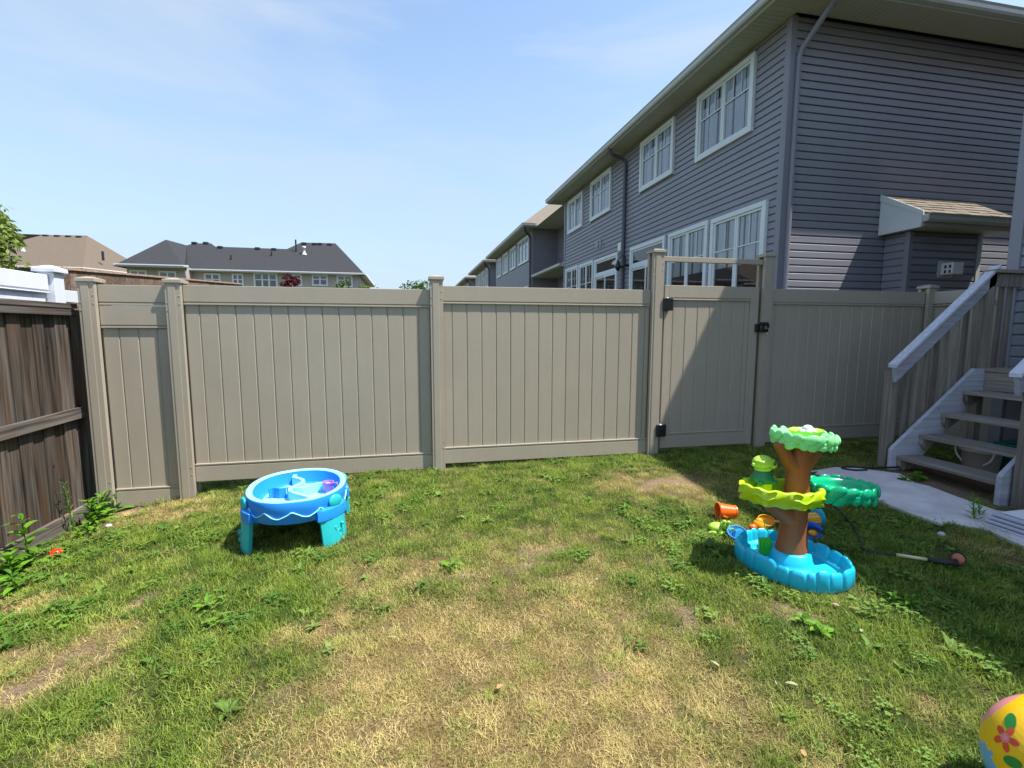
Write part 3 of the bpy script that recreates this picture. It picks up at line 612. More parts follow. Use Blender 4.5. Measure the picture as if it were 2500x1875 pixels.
# closing wall trim and small floodlight next to it
q = MB(); q.lathe((HX-.2, 12.95, 1.78), [(.02, 0), (.06, .05), (.05, .12), (.02, .16)], 10); q.build('floodlight', M['white'], house, smooth=True)
# box-out with a shed roof on the side wall
BX0, BX1, BYf = 7.98, 10.12, 6.40
c1 = at(1900+1190/3.687, 400+600/3.687, 7.0); BYf = 7.0*7.98/c1.x
c2 = at(1900+1840/3.687, 400+640/3.687, BYf); BX1 = c2.x
courses(house, (HX+.1, HY+.028), (1, 0), 5.6, -1.42, EV-.012, [(7.98-HX-.1, BX1-HX-.1, -2, 2.2)], joint=3.66)
bx('bay', (BX0+.02, BYf+.02, -1.5), (BX1-.03, HY+.02, 1.60), M['sidingd'], house)
courses(house, (BX0+.06, BYf+.018), (1, 0), BX1-BX0-.12, -1.42, 1.58); courses(house, (BX0+.018, HY), (0, -1), HY-BYf-.06, -1.42, 1.58)
bx('corner_trim', (BX0-.012, BYf-.012, -1.45), (BX0+.06, BYf+.07, 1.60), M['siding'], house, .003)
bx('corner_trim', (BX1-.08, BYf-.012, -1.45), (BX1, BYf+.05, 1.60), M['gutter'], house, .003)
bx('bay_side', (BX1-.03, BYf+.03, -1.45), (BX1-.0, HY, 1.60), M['siding'], house)
rx0, rx1 = BX0-.13, BX1+.20; ry = BYf-.30; zt, ze, zs = 2.23, 1.80, 1.62
q = MB(); q.hexa([(rx0, ry, ze), (rx1, ry, ze), (rx1, HY+.02, zt), (rx0, HY+.02, zt), (rx0, ry, ze+.03), (rx1, ry, ze+.03), (rx1, HY+.02, zt+.03), (rx0, HY+.02, zt+.03)]); rf = q.build('bay_roof', M['shingle'], house)
q = MB(); q.extr([(rx0-.02, HY+.0, zs-.02), (rx0-.02, ry+.02, zs-.012), (rx0-.02, ry, ze+.01), (rx0-.02, HY, zt+.01)], (.02, 0, 0)); q.extr([(rx1, HY, zs-.02), (rx1, ry+.02, zs-.012), (rx1, ry, ze+.01), (rx1, HY, zt+.01)], (.02, 0, 0)); q.build('rake_board', M['wtrim'], house)
q = MB(); q.extr([(rx0-.035, ry-.02, ze-.03), (rx0-.035, ry-.01, ze+.045), (rx0-.035, HY, zt+.045), (rx0-.035, HY, zt-.06)], (.016, 0, 0)); q.build('rake_board', M['wtrim'], house)
bx('soffit', (rx0, ry+.02, zs-.01), (rx1, HY, zs+.01), M['soffit'], house)
bx('fascia', (rx0, ry+.005, zs+.0), (rx1, ry+.02, ze+.01), M['soffit'], house)
gutter([(rx1+.02, ry, zs+.06), (rx0-.02, ry, zs+.06)], house)
# shingle tabs on the bay roof, each laid on its own
nrow = 6; sl = Vector((0, HY-ry, zt-ze)); 
q = MB(); q.hexa([(0, 0, 0), (1, 0, 0), (1, 1, 0), (0, 1, 0), (0, 0, .010), (1, 0, .010), (1, 1, .001), (0, 1, .001)]); tabm = q.mesh('shingle', M['shingle'])
sang = math.atan2(zt-ze, HY-ry)
for r_ in range(nrow):
    xx = rx0-random.uniform(0, .2)
    while xx < rx1:
        wd = random.choice((.16, .22, .28)); a, e = max(xx, rx0), min(xx+wd, rx1+.01); f0 = r_/nrow
        if e-a > .03: inst('shingle', tabm, (a, ry-.02+sl.y*f0, ze+.031-.02*math.tan(sang)+sl.z*f0), (e-a-.005, sl.length/nrow*1.08, random.choice((.7, 1.3))), (sang, 0, 0), house)
        xx += wd
# vent hood on the bay
vA = at(1900+1440/3.687, 400+880/3.687, BYf); vB = at(1900+1610/3.687, 400+1035/3.687, BYf-.15)
q = MB(); q.box((vA.x, BYf-.012, vA.z-.26), (vA.x+.30, BYf+.02, vA.z+.01)); q.build('vent_plate', M['gutter'], house, bevel=.004)
q = MB(); q.box((vA.x+.05, BYf-.2, vA.z-.22), (vA.x+.27, BYf-.012, vA.z-.03)); vh = q.build('vent_hood', M['white'], house, bevel=.01)
for i in range(2):
    for j in range(2): q = MB(); q.box((vA.x+.045, BYf-.17+i*.07, vA.z-.20+j*.08), (vA.x+.0495, BYf-.14+i*.07, vA.z-.15+j*.08)); subpar(q.build('louvre', M['dark'], None), vh)

# ------------------------------------------------------------------ further blocks of the row
def far_block(name, label, y0, y1, x0=5.93, wins=(), porch=None, lab2=None, side=True, step=None):
    h = thing(name, label, 'house', (x0, y0, -1.5), 'grey townhouse blocks receding along the row')
    bx('wall', (x0+.03, y0+.03, -1.7), (x0+11, y1, EV), M['sidingd'], h)
    courses(h, (x0+.028, y1), (0, -1), y1-y0-.1, .3, EV-.02, [(y1-b_, y1-a, c, d) for a, b_, c, d in wins]) if side else bx('siding', (x0, y0+.08, -1.6), (x0+.03, y1, EV-.01), M['siding'], h)
    if side: courses(h, (x0+.1, y0+.028), (1, 0), 3.5, .3, EV-.02)
    else: bx('siding', (x0+.08, y0, -1.6), (x0+8, y0+.03, EV-.01), M['siding'], h)
    bx('corner_trim', (x0-.012, y0-.012, -1.45), (x0+.1, y0+.1, EV-.01), M['trimgrey'], h)
    for (a, b_, c, d) in wins: window(a, b_, c, d, h, x0, nm=2 if b_-a < 1.8 else 3, bars=0, cur=True, split=.4)
    eave(x0-EO+.02, x0+11.5, y0-.5, y1+.5, h)
    hip(x0-EO-.03, x0+11.5, y0-.55, y1+.55, EV+.135, .80, 'roof', M['shingle'], h)
    pipe([(x0-.45, y0-.3, EV), (x0-.42, y0-.2, EV-.15), (x0-.1, y0+.1, EV-.35), (x0-.05, y0+.15, EV-.5), (x0-.05, y0+.15, -1.4)], M['pipe'], h, .06)
    return h
hb = far_block('grey_townhouse', 'second grey townhouse block past the near one, with a tan shingled roof', 23.3, 33.3, wins=[(23.9, 26.3, 3.42, 4.70), (26.9, 28.4, 3.42, 4.65), (29.1, 30.6, 3.42, 4.65), (31.3, 32.7, 3.42, 4.62), (24.0, 26.6, -.3, 2.2)])
# recessed link between the near block and the second block, with its porch roof
bx('wall', (7.23, 18.2, -1.7), (16, 23.33, EV), M['sidingd'], hb)
courses(hb, (7.228, 23.3), (0, -1), 5.1, .3, EV-.02, [(1.6, 3.3, 3.4, 4.65), (1.0, 4.0, .45, 2.3)])
window(20.0, 21.7, 3.42, 4.65, hb, 7.2, bars=0); window(19.4, 22.2, .45, 2.25, hb, 7.2, nm=3, bars=1, cur=False)
q = MB(); q.box((6.0, 18.2, EV-.01), (7.3, 23.0, EV)); q.build('soffit', M['soffit'], hb)
q = MB(); q.hexa([(6.65, 18.8, EV+.13), (12, 18.8, EV+.13), (12, 22.6, EV+.13), (6.65, 22.6, EV+.13), (8.5, 18.8, EV+1.6), (12, 18.8, EV+4), (12, 22.6, EV+4), (8.5, 22.6, EV+1.6)]); q.build('roof', M['shingle'], hb)
gutter([(6.65, 23.0, EV), (6.65, 18.8, EV)][::-1], hb)
q = MB(); q.hexa([(5.98, 18.7, 2.55), (7.3, 18.7, 2.55), (7.3, 23.2, 2.55), (5.98, 23.2, 2.55), (5.98, 18.7, 2.62), (7.3, 18.7, 3.15), (7.3, 23.2, 3.15), (5.98, 23.2, 2.62)]); q.build('porch_roof', M['shingled'], hb)
bx('porch_soffit', (5.96, 18.68, 2.50), (7.3, 23.2, 2.545), M['soffit'], hb); gutter([(5.96, 18.7, 2.52), (5.96, 23.2, 2.52)], hb)
q = MB(); q.extr([(5.97, 18.68, 2.50), (7.2, 18.68, 2.50), (7.2, 18.68, 3.12), (5.97, 18.68, 2.66)], (0, -.02, 0)); q.build('rake_board', M['wtrim'], hb)
pipe([(6.1, 19.0, 2.55), (6.2, 19.0, 2.35), (6.7, 18.9, 2.1), (7.0, 18.8, 1.9), (7.02, 18.8, -1.4)], M['pipe'], hb, .06)
h3 = far_block('grey_townhouse', 'third grey townhouse block along the row, small and pale with distance', 35.7, 43.4, wins=[(36.2, 37.7, 3.2, 4.65), (38.3, 39.7, 3.2, 4.6), (40.3, 41.5, 3.2, 4.6), (42, 43.1, 3.2, 4.6)], side=False)
h4 = far_block('grey_townhouse', 'farthest grey townhouse block, its roof just above the fence', 47.2, 56, side=False)
bx('link_wall', (8, 33.3, -1.6), (15, 47.2, EV), M['siding'], h3)

# ------------------------------------------------------------------ own house (right edge, throws the big shadow)
own = thing('grey_house', 'grey-sided house corner at the right edge behind the deck stairs', 'house', (6.4, 4, -1.4))
OX, OY = 6.42, 4.17
bx('wall', (OX+.03, -7, -1.6), (16.5, OY-.03, EV), M['sidingd'], own)
courses(own, (OX+.028, OY-.1), (0, -1), 5.5, -.39, EV-.02)
courses(own, (OX+.028, OY-.1-5.5), (0, -1), 5.5, -.39, EV-.02)
bx('corner_trim', (OX-.012, OY-.10, -1.45), (OX+.028, OY+.012, EV-.01), M['trimgrey'], own, .004)
bx('corner_trim', (OX+.0281, OY-.028, -1.45), (OX+.11, OY+.0121, EV-.01), M['trimgrey'], own, .004)
OE = .62
q = MB(); q.box((OX-OE, -7.5, EV-.012), (OX, OY+.55, EV)); q.box((OX, OY, EV-.012), (17, OY+.55, EV)); q.build('soffit', M['soffit'], own)
q = MB(); q.box((OX-OE-.02, -7.5, EV-.02), (OX-OE, OY+.57, EV+.13)); q.box((OX-OE, OY+.55, EV-.02), (17, OY+.57, EV+.13)); q.build('fascia', M['wtrim'], own)
gutter([(OX-OE-.02, -7.5, EV), (OX-OE-.02, OY+.57, EV), (17, OY+.57, EV)], own)
hip(OX-OE-.03, 17, -7.5, OY+.6, EV+.135, .78, 'roof', M['shingle'], own)

# ------------------------------------------------------------------ deck stairs
st = thing('deck_stairs', 'grey weathered wooden stairs with handrail climbing to the house', 'stairs', (4.85, 3.5, -1.45))
YN, YF = 3.03, 4.0     # near and far stringer
tr = [(4.88, -1.275), (5.14, -1.065), (5.40, -.85), (5.66, -.625)]
for k, (x, z) in enumerate(tr):
    q = MB(); q.box((x, YN+.02, z-.038), (x+.27, YF-.045, z)); q.build('tread', M['decky'], st, bevel=.004)
for Y, nm in ((YF-.042, 'stringer'), (YN-.02, 'stringer')):
    q = MB(); x0 = 4.82
    q.extr([(x0, Y, -1.50), (x0, Y, -1.215), (x0+.02, Y, -1.19), (5.80, Y, -.395), (5.95, Y, -.395), (5.95, Y, -.62), (5.0, Y, -1.50)], (0, .04, 0)); q.build('stringer', M['deckx'], st, bevel=.003)
for (x, z) in tr:
    q = MB(); q.extr([(x+.01, YN+.02, z-.04), (x+.26, YN+.02, z-.04), (x+.06, YN+.02, z-.16), (x+.01, YN+.02, z-.10)], (0, .04, 0)); q.build('tread_bracket', M['deckz'], st); q = MB(); q.extr([(x+.01, YF-.085, z-.04), (x+.26, YF-.085, z-.04), (x+.06, YF-.085, z-.16), (x+.01, YF-.085, z-.10)], (0, .04, 0)); q.build('tread_bracket', M['deckz'], st)
bx('landing', (5.92, 1.6, -.428), (6.39, YF, -.39), M['decky'], st, .004)
bx('riser', (5.935, YN+.02, -.62), (5.965, YF-.045, -.43), M['decky'], st, .003)
bx('joist', (5.97, 1.6, -.62), (6.01, YF-.05, -.43), M['deckz'], st, .003)
bx('support_post', (6.1, 3.3, -1.5), (6.19, 3.39, -.43), M['deckz'], st, .004); bx('support_post', (6.15, 2.2, -1.5), (6.24, 2.29, -.43), M['deckz'], st, .004)
def hand(Y, x1=6.03):
    s = (.61+.37)/(5.98-4.82); x0, z0 = 4.82, -.37; z1 = z0+s*(x1-x0)
    q = MB(); q.hexa([(x0, Y-.02, z0-.15), (x0+.03, Y-.02, z0-.17), (x0+.03, Y+.02, z0-.17), (x0, Y+.02, z0-.15), (x0, Y-.02, z0-.0), (x0+.001, Y-.02, z0), (x0+.001, Y+.02, z0), (x0, Y+.02, z0)])
    q = MB(); q.extr([(x0, Y-.02, z0-.006), (x1, Y-.02, z1-.006), (x1, Y-.02, z1-.15), (x0+.03, Y-.02, z0-.155)], (0, .04, 0)); q.build('handrail', M['deckx'], st, bevel=.003)
    q = MB(); q.extr([(x0-.015, Y-.045, z0-.005), (x1, Y-.045, z1-.005), (x1, Y-.045, z1+.03), (x0-.015, Y-.045, z0+.03)], (0, .09, 0)); q.build('handrail_cap', M['deckx'], st, bevel=.003)
hand(YF+.02); hand(YN-.04)
bx('newel', (4.85, YF+.045, -1.5), (4.94, YF+.135, -.42), M['deckz'], st, .004); bx('newel', (4.91, YN-.11, -1.52), (4.98, YN-.04, -.36), M['deckz'], st, .004)
bx('newel', (5.93, YF+.0, -1.5), (6.02, YF+.09, .60), M['deckz'], st, .004); bx('newel', (5.93, YN-.12, -1.5), (6.02, YN-.03, .60), M['deckz'], st, .004)
q = MB(); q.box((0, 0, 0), (.038, .034, 1)); bal = q.mesh('baluster', M['deckz'])
s_ = (.61+.37)/(5.98-4.82)
for Y in (YF+.045, YN-.08):
    for k in range(8):
        x = 5.03+k*.118; zt_ = -.37+s_*(x-4.82)-.05; zb_ = max(-1.21+.81*(x-4.84)-.10, -1.45); inst('baluster', bal, (x, Y, zb_), (1, 1, zt_-zb_), parent=st)
for k in range(3): inst('baluster', bal, (6.06+k*.118, YF+.045, -.5), (1, 1, 1.0), parent=st)
bx('deck_rail', (5.98, YF+.0, .46), (6.40, YF+.04, .595), M['deckz'], st, .003); bx('rail_cap', (5.95, YF-.045, .60), (6.40, YF+.09, .635), M['deckz'], st, .003)

# things under and beside the stairs
pail = thing('pail', 'beige pail with a white handle under the stairs', 'bucket', (5.56, 3.72, g(5.56, 3.72)))
q = MB(); pc = (5.56, 3.66, g(5.56, 3.7)); q.lathe(pc, [(.125, 0), (.13, .01), (.155, .27), (.165, .275), (.165, .295), (.150, .295), (.148, .27), (.12, .02)], 28, cap=False); q.lathe(pc, [(.12, .015), (.001, .016)], 28, cap=False); smooth_angle(q.build('body', M['pailb'], pail))
q = MB(); q.lathe(pc, [(.158, .255), (.172, .26), (.172, .30), (.150, .302)], 28, cap=False); q.build('rim', M['white'], pail, smooth=True)
q = MB(); q.tube([(pc[0]-.10+.0*i, pc[1]-.17*math.cos(i/12*PI), pc[2]+.27-.155*math.sin(i/12*PI)) for i in range(13)], .009, 8); q.build('handle', M['white'], pail, smooth=True)
bn = thing('storage_bin', 'dark green lidded storage bin under the stairs behind the pail', 'bin', (5.95, 3.35, -1.43))
q = MB(); q.hexa([(5.78, 2.98, -1.44), (6.3, 2.98, -1.44), (6.3, 3.62, -1.44), (5.78, 3.62, -1.44), (5.74, 2.94, -1.14), (6.34, 2.94, -1.14), (6.34, 3.66, -1.14), (5.74, 3.66, -1.14)]); q.build('body', M['bing'], bn, bevel=.015)
q = MB(); q.box((5.72, 2.92, -1.139), (6.36, 3.68, -1.10)); q.box((5.78, 2.98, -1.10), (6.3, 3.62, -1.085)); q.build('lid', M['bing'], bn, bevel=.012)
wsx = thing('plastic_step', 'pale grey ridged plastic step on the path beside the stairs', 'step', (4.5, 2.6, -1.46))
zz = g(4.45, 2.5)+.02
for k in range(4): 
    q = MB(); q.box((4.20+k*.012, 2.13+k*.012, zz+k*.028), (4.92-k*.012, 2.72-k*.012, zz+k*.028+.022)); q.build('tier', M['gblue'], wsx, bevel=.006)
q = MB(); q.box((4.28, 2.2, zz+.112), (4.84, 2.65, zz+.118)); q.build('tread_mat', M['white'], wsx)
wfm = thing('framed_screen', 'white framed panel at the right edge beside the stair foot', 'panel', (5.2, 3.0, -1.4))
q = MB(); q.tube([(5.05, 2.78, -1.42), (5.05, 2.78, -1.12), (5.3, 2.74, -1.08), (5.3, 2.74, -1.42)], .012, 8); q.build('frame', M['white'], wfm)
q = MB(); q.hexa([(5.06, 2.775, -1.40), (5.29, 2.735, -1.40), (5.29, 2.745, -1.40), (5.06, 2.785, -1.40), (5.06, 2.775, -1.13), (5.29, 2.735, -1.10), (5.29, 2.745, -1.10), (5.06, 2.785, -1.13)]); q.build('screen', M['gblue'], wfm)

# ------------------------------------------------------------------ houses beyond, left
def facade_window(a, b_, Y, h, bars=1, nm=2, cur=False):
    x0, x1, z0, z1 = a.x, b_.x, b_.z, a.z
    q = MB(); T = .13; o, i = Y-.06, Y+.02
    q.box((x0, o, z1-T), (x1, i, z1)); q.box((x0, o, z0), (x1, i, z0+T)); q.box((x0, o, z0+T), (x0+T, i, z1-T)); q.box((x1-T, o, z0+T), (x1, i, z1-T)); wdw = q.build('window', M['wtrim'], h)
    wx = (x1-x0-2*T)/nm; q = MB()
    for k in range(1, nm): q.box((x0+T+k*wx-.06, o+.01, z0+T), (x0+T+k*wx+.06, i, z1-T))
    zm = z0+(z1-z0)*.58; q.box((x0+T, o+.02, zm-.04), (x1-T, i, zm+.04)); subpar(q.build('muntin', M['wtrim'], None), wdw)
    q = MB(); q.box((x0+T, Y-.02, z0+T), (x1-T, Y-.015, z1-T)); subpar(q.build('pane', M['glassd'], None), wdw)
    q = MB(); q.box((x0+T, Y-.012, z0+T), (x1-T, Y-.006, z1-T)); subpar(q.build('room_shade_panel', M['dark'], None), wdw)  # painted dark sheet in place of a shaded interior
def sp(pts, plane): # survey points on a roof plane z = a + b*(y-y0)
    out = []
    a, s, y0 = plane
    for (x, y) in pts:
        d = _f*1186.5+_r*(x-1250)-_u*(y-937.5); k = (a-s*y0)/(d.z-s*d.y); out.append(d*k)
    return out
dh = thing('beige_townhouse', 'beige townhouse with dark grey hip roof beyond the fence on the left', 'house', (-12, 45, -1.5))
YD = 45.0; FR = (4.85, .57, YD-.5)
front = sp([(458, 659), (890, 669), (819, 594), (735, 592), (700, 608), (526, 602), (515, 594), (472, 594), (456, 599)], FR)
q = MB(); q.poly([tuple(p) for p in front])
rr = front[2]; rl = front[3]; er = front[1]
far_r = Vector((er.x+.1, 57.0, 4.85)); q.poly([tuple(er), tuple(far_r), tuple(rr)]); q.poly([tuple(far_r), (front[0].x-2, 57, 4.85), (rl.x, rl.y+.1, rl.z), tuple(rr)])
# left wing hip
FL = (4.95, .57, YD-2.0); wl = sp([(274, 649), (450, 655), (405, 585)], FL); q.poly([tuple(p) for p in wl])
v1, v0 = front[8], front[0]; q.poly([tuple(wl[1]), tuple(v0), tuple(v1), tuple(wl[2])]); q.poly([tuple(wl[0]), tuple(wl[2]), (wl[0].x, 56, 4.9)]); q.poly([tuple(wl[2]), tuple(v1), (v1.x, 55, 5.5), (wl[0].x, 56, 4.9)])
q.build('roof', M['shingled'], dh)
xL, xR = wl[0].x+.5, er.x-.45
bx('wall', (v0.x-.2, YD, -1.6), (xR, 56, 4.84), M['stucco'], dh); bx('wall', (xL, YD-1.5, -1.6), (wl[1].x-.4, 55.8, 4.9), M['stucco'], dh)
q = MB(); e0, e1 = v0, er; q.box((e0.x-.5, YD-.62, 4.70), (e1.x+.1, YD-.5, 4.86)); q.box((wl[0].x-.05, YD-2.12, 4.80), (wl[1].x+.1, YD-2.0, 4.96)); q.box((e1.x, YD-.5, 4.70), (e1.x+.12, 57, 4.86)); q.build('gutter', M['wtrim'], dh)
q = MB(); q.box((e0.x-.5, YD-.5, 4.70), (e1.x, YD+.1, 4.72)); q.box((wl[0].x, YD-2, 4.80), (wl[1].x, YD-1.4, 4.82)); q.box((e1.x-.5, YD-.5, 4.70), (e1.x, 57, 4.72)); q.build('soffit', M['soffit'], dh)
def Z1(x, y): return x/3.687, 500+y/3.687
def Z2(x, y): return 500+x/4.424, 540+y/4.424
for (a, b_, YY, nm_) in ((Z1(1165, 585), Z1(1335, 760), YD-1.5, 2), (Z1(1425, 595), Z1(1600, 780), YD-1.5, 2), (Z2(-10, 562), Z2(178, 720), YD, 2), (Z2(292, 565), Z2(425, 720), YD, 2), (Z2(525, 555), Z2(792, 740), YD, 3), (Z2(872, 568), Z2(1055, 705), YD, 2), (Z2(1155, 575), Z2(1333, 702), YD, 2), (Z2(1423, 582), Z2(1600, 715), YD, 2)):
    if a[0] > 640 or a[0] < 495: facade_window(at(*a, YY), at(*b_, YY), YY, dh, nm=nm_)
    else: facade_window(at(*a, YY), at(*b_, YY), YY, dh, nm=nm_)
for (x, y, n_) in ((470+5, 594+1, 'v'), (503, 595, 'v'), (538, 605, 'v'), (629, 608, 'v'), (669, 610, 'v'), (743, 596, 'v'), (768, 597, 'v'), (781, 597, 'v'), (805, 598, 'v'), (564, 634, 'p'), (565+100-2, 625, 'p')):
    p = sp([(x, y)], FR)[0]
    if n_ == 'v': bx('roof_vent', (p.x-.2, p.y-.2, p.z-.05), (p.x+.2, p.y+.2, p.z+.14), M['shingled'], dh, .03)
    else: 
        q = MB(); q.tube([tuple(p-Vector((0, 0, .1))), tuple(p+Vector((0, 0, .38)))], .06, 8); q.build('vent_pipe', M['black'], dh)
p = sp([(723, 614)], FR)[0]; q = MB(); q.tube([tuple(p), tuple(p+Vector((0, 0, 1.05)))], .07, 8); q.build('vent_pipe', M['black'], dh)
p = sp([(743, 621)], FR)[0]; q = MB(); q.lathe(tuple(p), [(.25, -.1), (.22, 0), (.1, .2), (.1, .5), (.16, .52), (.16, .7), (.05, .72)], 12); q.build('flue', M['chrome'], dh, smooth=True)
# brown-roofed house
bh = thing('brown_roofed_house', 'house with wide brown shingled hip roof at far left', 'house', (-32, 58, -1.5))
ZB, YB = 6.13, 58.0
FB = (ZB, .5, YB); br = sp([(60, 650), (203, 655), (212, 575), (106, 573), (40, 590), (22, 588), (0, 590), (0, 650)], FB); q = MB(); q.poly([tuple(p) for p in br])
c3 = br[1]; E1 = sp([(385, 675)], (ZB, .0001, YB))[0]; q.poly([tuple(c3), tuple(E1), tuple(br[2])]); q.poly([tuple(E1), (-60, E1.y+5, ZB), (-55, br[3].y, br[3].z), tuple(br[3]), tuple(br[2])])
q.build('roof', M['shingleb'], bh)
ed = (E1-c3).normalized(); nin = Vector((-ed.y, ed.x, 0))
w0, w1 = c3+nin*.5+ed*.6, E1+nin*.5
q = MB(); q.extr([(w0.x, w0.y, -1.6), (w1.x, w1.y, -1.6), (w1.x-20, w1.y+2, -1.6), (-60, w1.y+2, -1.6), (-60, YB+.6, -1.6), (w0.x-.3, YB+.6, -1.6)], (0, 0, ZB+1.58)); q.build('wall', M['brickb'], bh)
q = MB(); q.tube([(-60, YB-.05, ZB), tuple(c3), tuple(E1)], .13, 6); q.build('gutter', M['stucco'], bh)
for (x, y) in ((112, 576), (140, 577), (167, 578), (193, 579)):
    p = sp([(x, y)], FB)[0]; bx('roof_vent', (p.x-.25, p.y-.2, p.z-.05), (p.x+.25, p.y+.2, p.z+.13), M['shingled'], bh, .03)
p = sp([(57, 613)], FB)[0]; q = MB(); q.lathe(tuple(p), [(.25, -.1), (.22, 0), (.1, .2), (.1, .5), (.16, .52), (.16, .8), (.05, .85)], 12); q.build('flue', M['chrome'], bh, smooth=True)
p = at(251, 622, 61); q = MB(); q.tube([tuple(p-Vector((0, 0, .6))), tuple(p+Vector((0, 0, .35)))], .12, 6); q.build('vent_pipe', M['black'], bh)

# ------------------------------------------------------------------ trees and shrubs
def leaf_cloud(q, c, r, n, size, droop=0, stretch=1.0, shell=.55):
    for i in range(n):
        d = Vector(np.random.default_rng(random.randrange(10**9)).normal(size=3)).normalized(); rr = (random.uniform(shell, 1))
        p = Vector(c)+Vector((d.x*r[0], d.y*r[1], d.z*r[2]))*rr
        a = Vector(rng.normal(size=3)).normalized(); a.z = a.z*.5-droop; a.normalize(); b_ = a.cross(Vector(rng.normal(size=3))).normalized(); s = size*random.uniform(.6, 1.3)
        q.add([p, p+a*s*.5*stretch+b_*s*.28, p+a*s*stretch, p+a*s*.5*stretch-b_*s*.28], [(0, 1, 2, 3)])
def tree(name, label, loc, trunk_h, blobs, m, size, n, group=None, tr=.1, droop=0, stretch=1):
    t_ = thing(name, label, 'tree', loc, group); x, y, z = loc
    q = MB(); q.tube([(x, y, z), (x+.05, y, z+trunk_h*.5), (x, y, z+trunk_h)], [tr, tr*.75, tr*.45], 8)
    for (c, r) in blobs[:6]: q.tube([(x, y, z+trunk_h*.7), tuple((Vector(c)+Vector((x, y, z+trunk_h)))*.5), c], [tr*.4, tr*.25, tr*.08], 5)
    q.build('trunk', M['bark'], t_, smooth=True)
    q = MB()
    for (c, r) in blobs: leaf_cloud(q, c, r, n, size, droop, stretch)
    q.build('crown', m, t_); return t_
tb = []
for k in range(42):
    zz_ = random.uniform(-.5, 1.95); rr = .16+.44*(1.95-zz_)/2.0; a = random.uniform(0, 2*PI); tb.append(((-6.42+rr*.8*math.cos(a), 9+rr*.8*math.sin(a), zz_), (.36, .36, .16)))
tree('ornamental_tree', 'feathery yellow-green tree at the left edge above the white fence', (-6.55, 9, -1.6), 2.4, tb, M['leafc'], .085, 130, droop=.5, stretch=1.5)
for (lx, ly, px_, py_, lb, hh) in ((0, 0, 1008, 694, 'left one of two distant green treetops over the fence', 1.0), (0, 0, 1030, 690, 'right one of two distant green treetops over the fence', 1.5)):
    p = at(px_, py_, 62); bl = [((p.x+random.uniform(-.8, .8), 62+random.uniform(-1, 1), p.z+random.uniform(-3.5, .0)), (.8, .8, .6)) for k in range(12)]
    tree('distant_tree', lb, (p.x, 62, -1.6), p.z-.5, bl, M['leafg'], .3, 60, 'distant treetops over the fence', tr=.2)
p = at(712, 684, 24); bl = [((p.x+random.uniform(-.22, .22), 24+random.uniform(-.2, .2), p.z+random.uniform(-.75, .25)), (.2, .2, .16)) for k in range(14)]
tree('red_maple', 'small dark red-leaved tree in front of the beige townhouse', (p.x, 24, -1.6), 3.0, bl, M['leafr'], .13, 60, tr=.05, droop=.4, stretch=1.3)
for (x, y, Y, n_, sz, lb) in ((830, 696, 9, 7, .05, 'tall green stalk with buds peeking over the fence, middle'), (898, 700, 9, 9, .05, 'pale flowering stalk peeking over the fence, right'), (774, 700, 9, 3, .04, 'small sprig tip peeking over the fence below window')):
    p = at(x, y, Y); bl = [((p.x+random.uniform(-.12, .12), Y+random.uniform(-.1, .1), p.z+random.uniform(-.15, .06)), (.06, .06, .05)) for k in range(n_)]
    t_ = thing('garden_plant', lb, 'plant', (p.x, Y, -1.5)); q = MB(); q.tube([(p.x, Y, -1.5), (p.x, Y, p.z)], [.012, .005], 5); q.build('stem', M['weed'], t_)
    q = MB(); [leaf_cloud(q, c, r, 16, sz, .1, 1.6) for c, r in bl]; q.build('foliage', M['leafc'], t_)

# ------------------------------------------------------------------ water table
wt = thing('water_table', 'blue oval toy water table with teal legs on the grass', 'water table', (-.83, 3.8, -1.53))
WC = (-.835, 3.80); ZR = -1.15; RX, RY = .345, .425; WA = .12
NW = 64
def ering(sx, sy, z, n=NW, c=WC, ang=WA, e=2.2):
    out = []
    for k in range(n):
        a = 2*PI*k/n; ca, sa = math.cos(a), math.sin(a); x = sx*math.copysign(abs(ca)**(2/e), ca); y = sy*math.copysign(abs(sa)**(2/e), sa)
        out.append((c[0]+x*math.cos(ang)-y*math.sin(ang), c[1]+x*math.sin(ang)+y*math.cos(ang), z))
    return out
q = MB()
q.loft([ering(RX-.05, RY-.05, ZR-.155), ering(RX-.02, RY-.02, ZR-.158), ering(RX-.012, RY-.012, ZR-.15), ering(RX-.006, RY-.006, ZR-.06), ering(RX, RY, ZR-.008), ering(RX-.006, RY-.006, ZR), ], False, False)
q.cur = 1  # rim top gets the paler blue with painted glare
q.loft([ering(RX-.006, RY-.006, ZR), ering(RX-.02, RY-.02, ZR+.004), ering(RX-.040, RY-.040, ZR+.002), ering(RX-.047, RY-.047, ZR-.006)], False, False)
q.cur = 0
q.loft([ering(RX-.047, RY-.047, ZR-.006), ering(RX-.055, RY-.055, ZR-.05), ering(RX-.07, RY-.07, ZR-.092), ering(RX-.10, RY-.10, ZR-.10)], False, False)
q.cur = 1  # bowl floor: painted glare, not another plastic
q.loft([ering(RX-.10, RY-.10, ZR-.10), ering(.02, .02, ZR-.101)], False, True)
q.cur = 0
q.loft([ering(RX-.05, RY-.05, ZR-.155), ering(.02, .02, ZR-.15)], False, True)
bowl = smooth_angle(q.build('bowl', [M['tblue'], M['tblue_glare']], wt), 50)
# raised wave line moulded on the outside
pts = []
for k in range(120):
    a = -PI*.98+k/119*PI*1.2; rr = 1.0; z = ZR-.092+.022*(abs(((k/119*7.5) % 1)*2-1)**1.6*2-1)
    c = ering(RX-.004, RY-.004, z, n=360)[int((a % (2*PI))/(2*PI)*360) % 360]; pts.append((c[0], c[1], z))
q = MB(); q.tube(pts, .0045, 6); q.build('wave_line', M['tblue_glare'], wt, smooth=True)
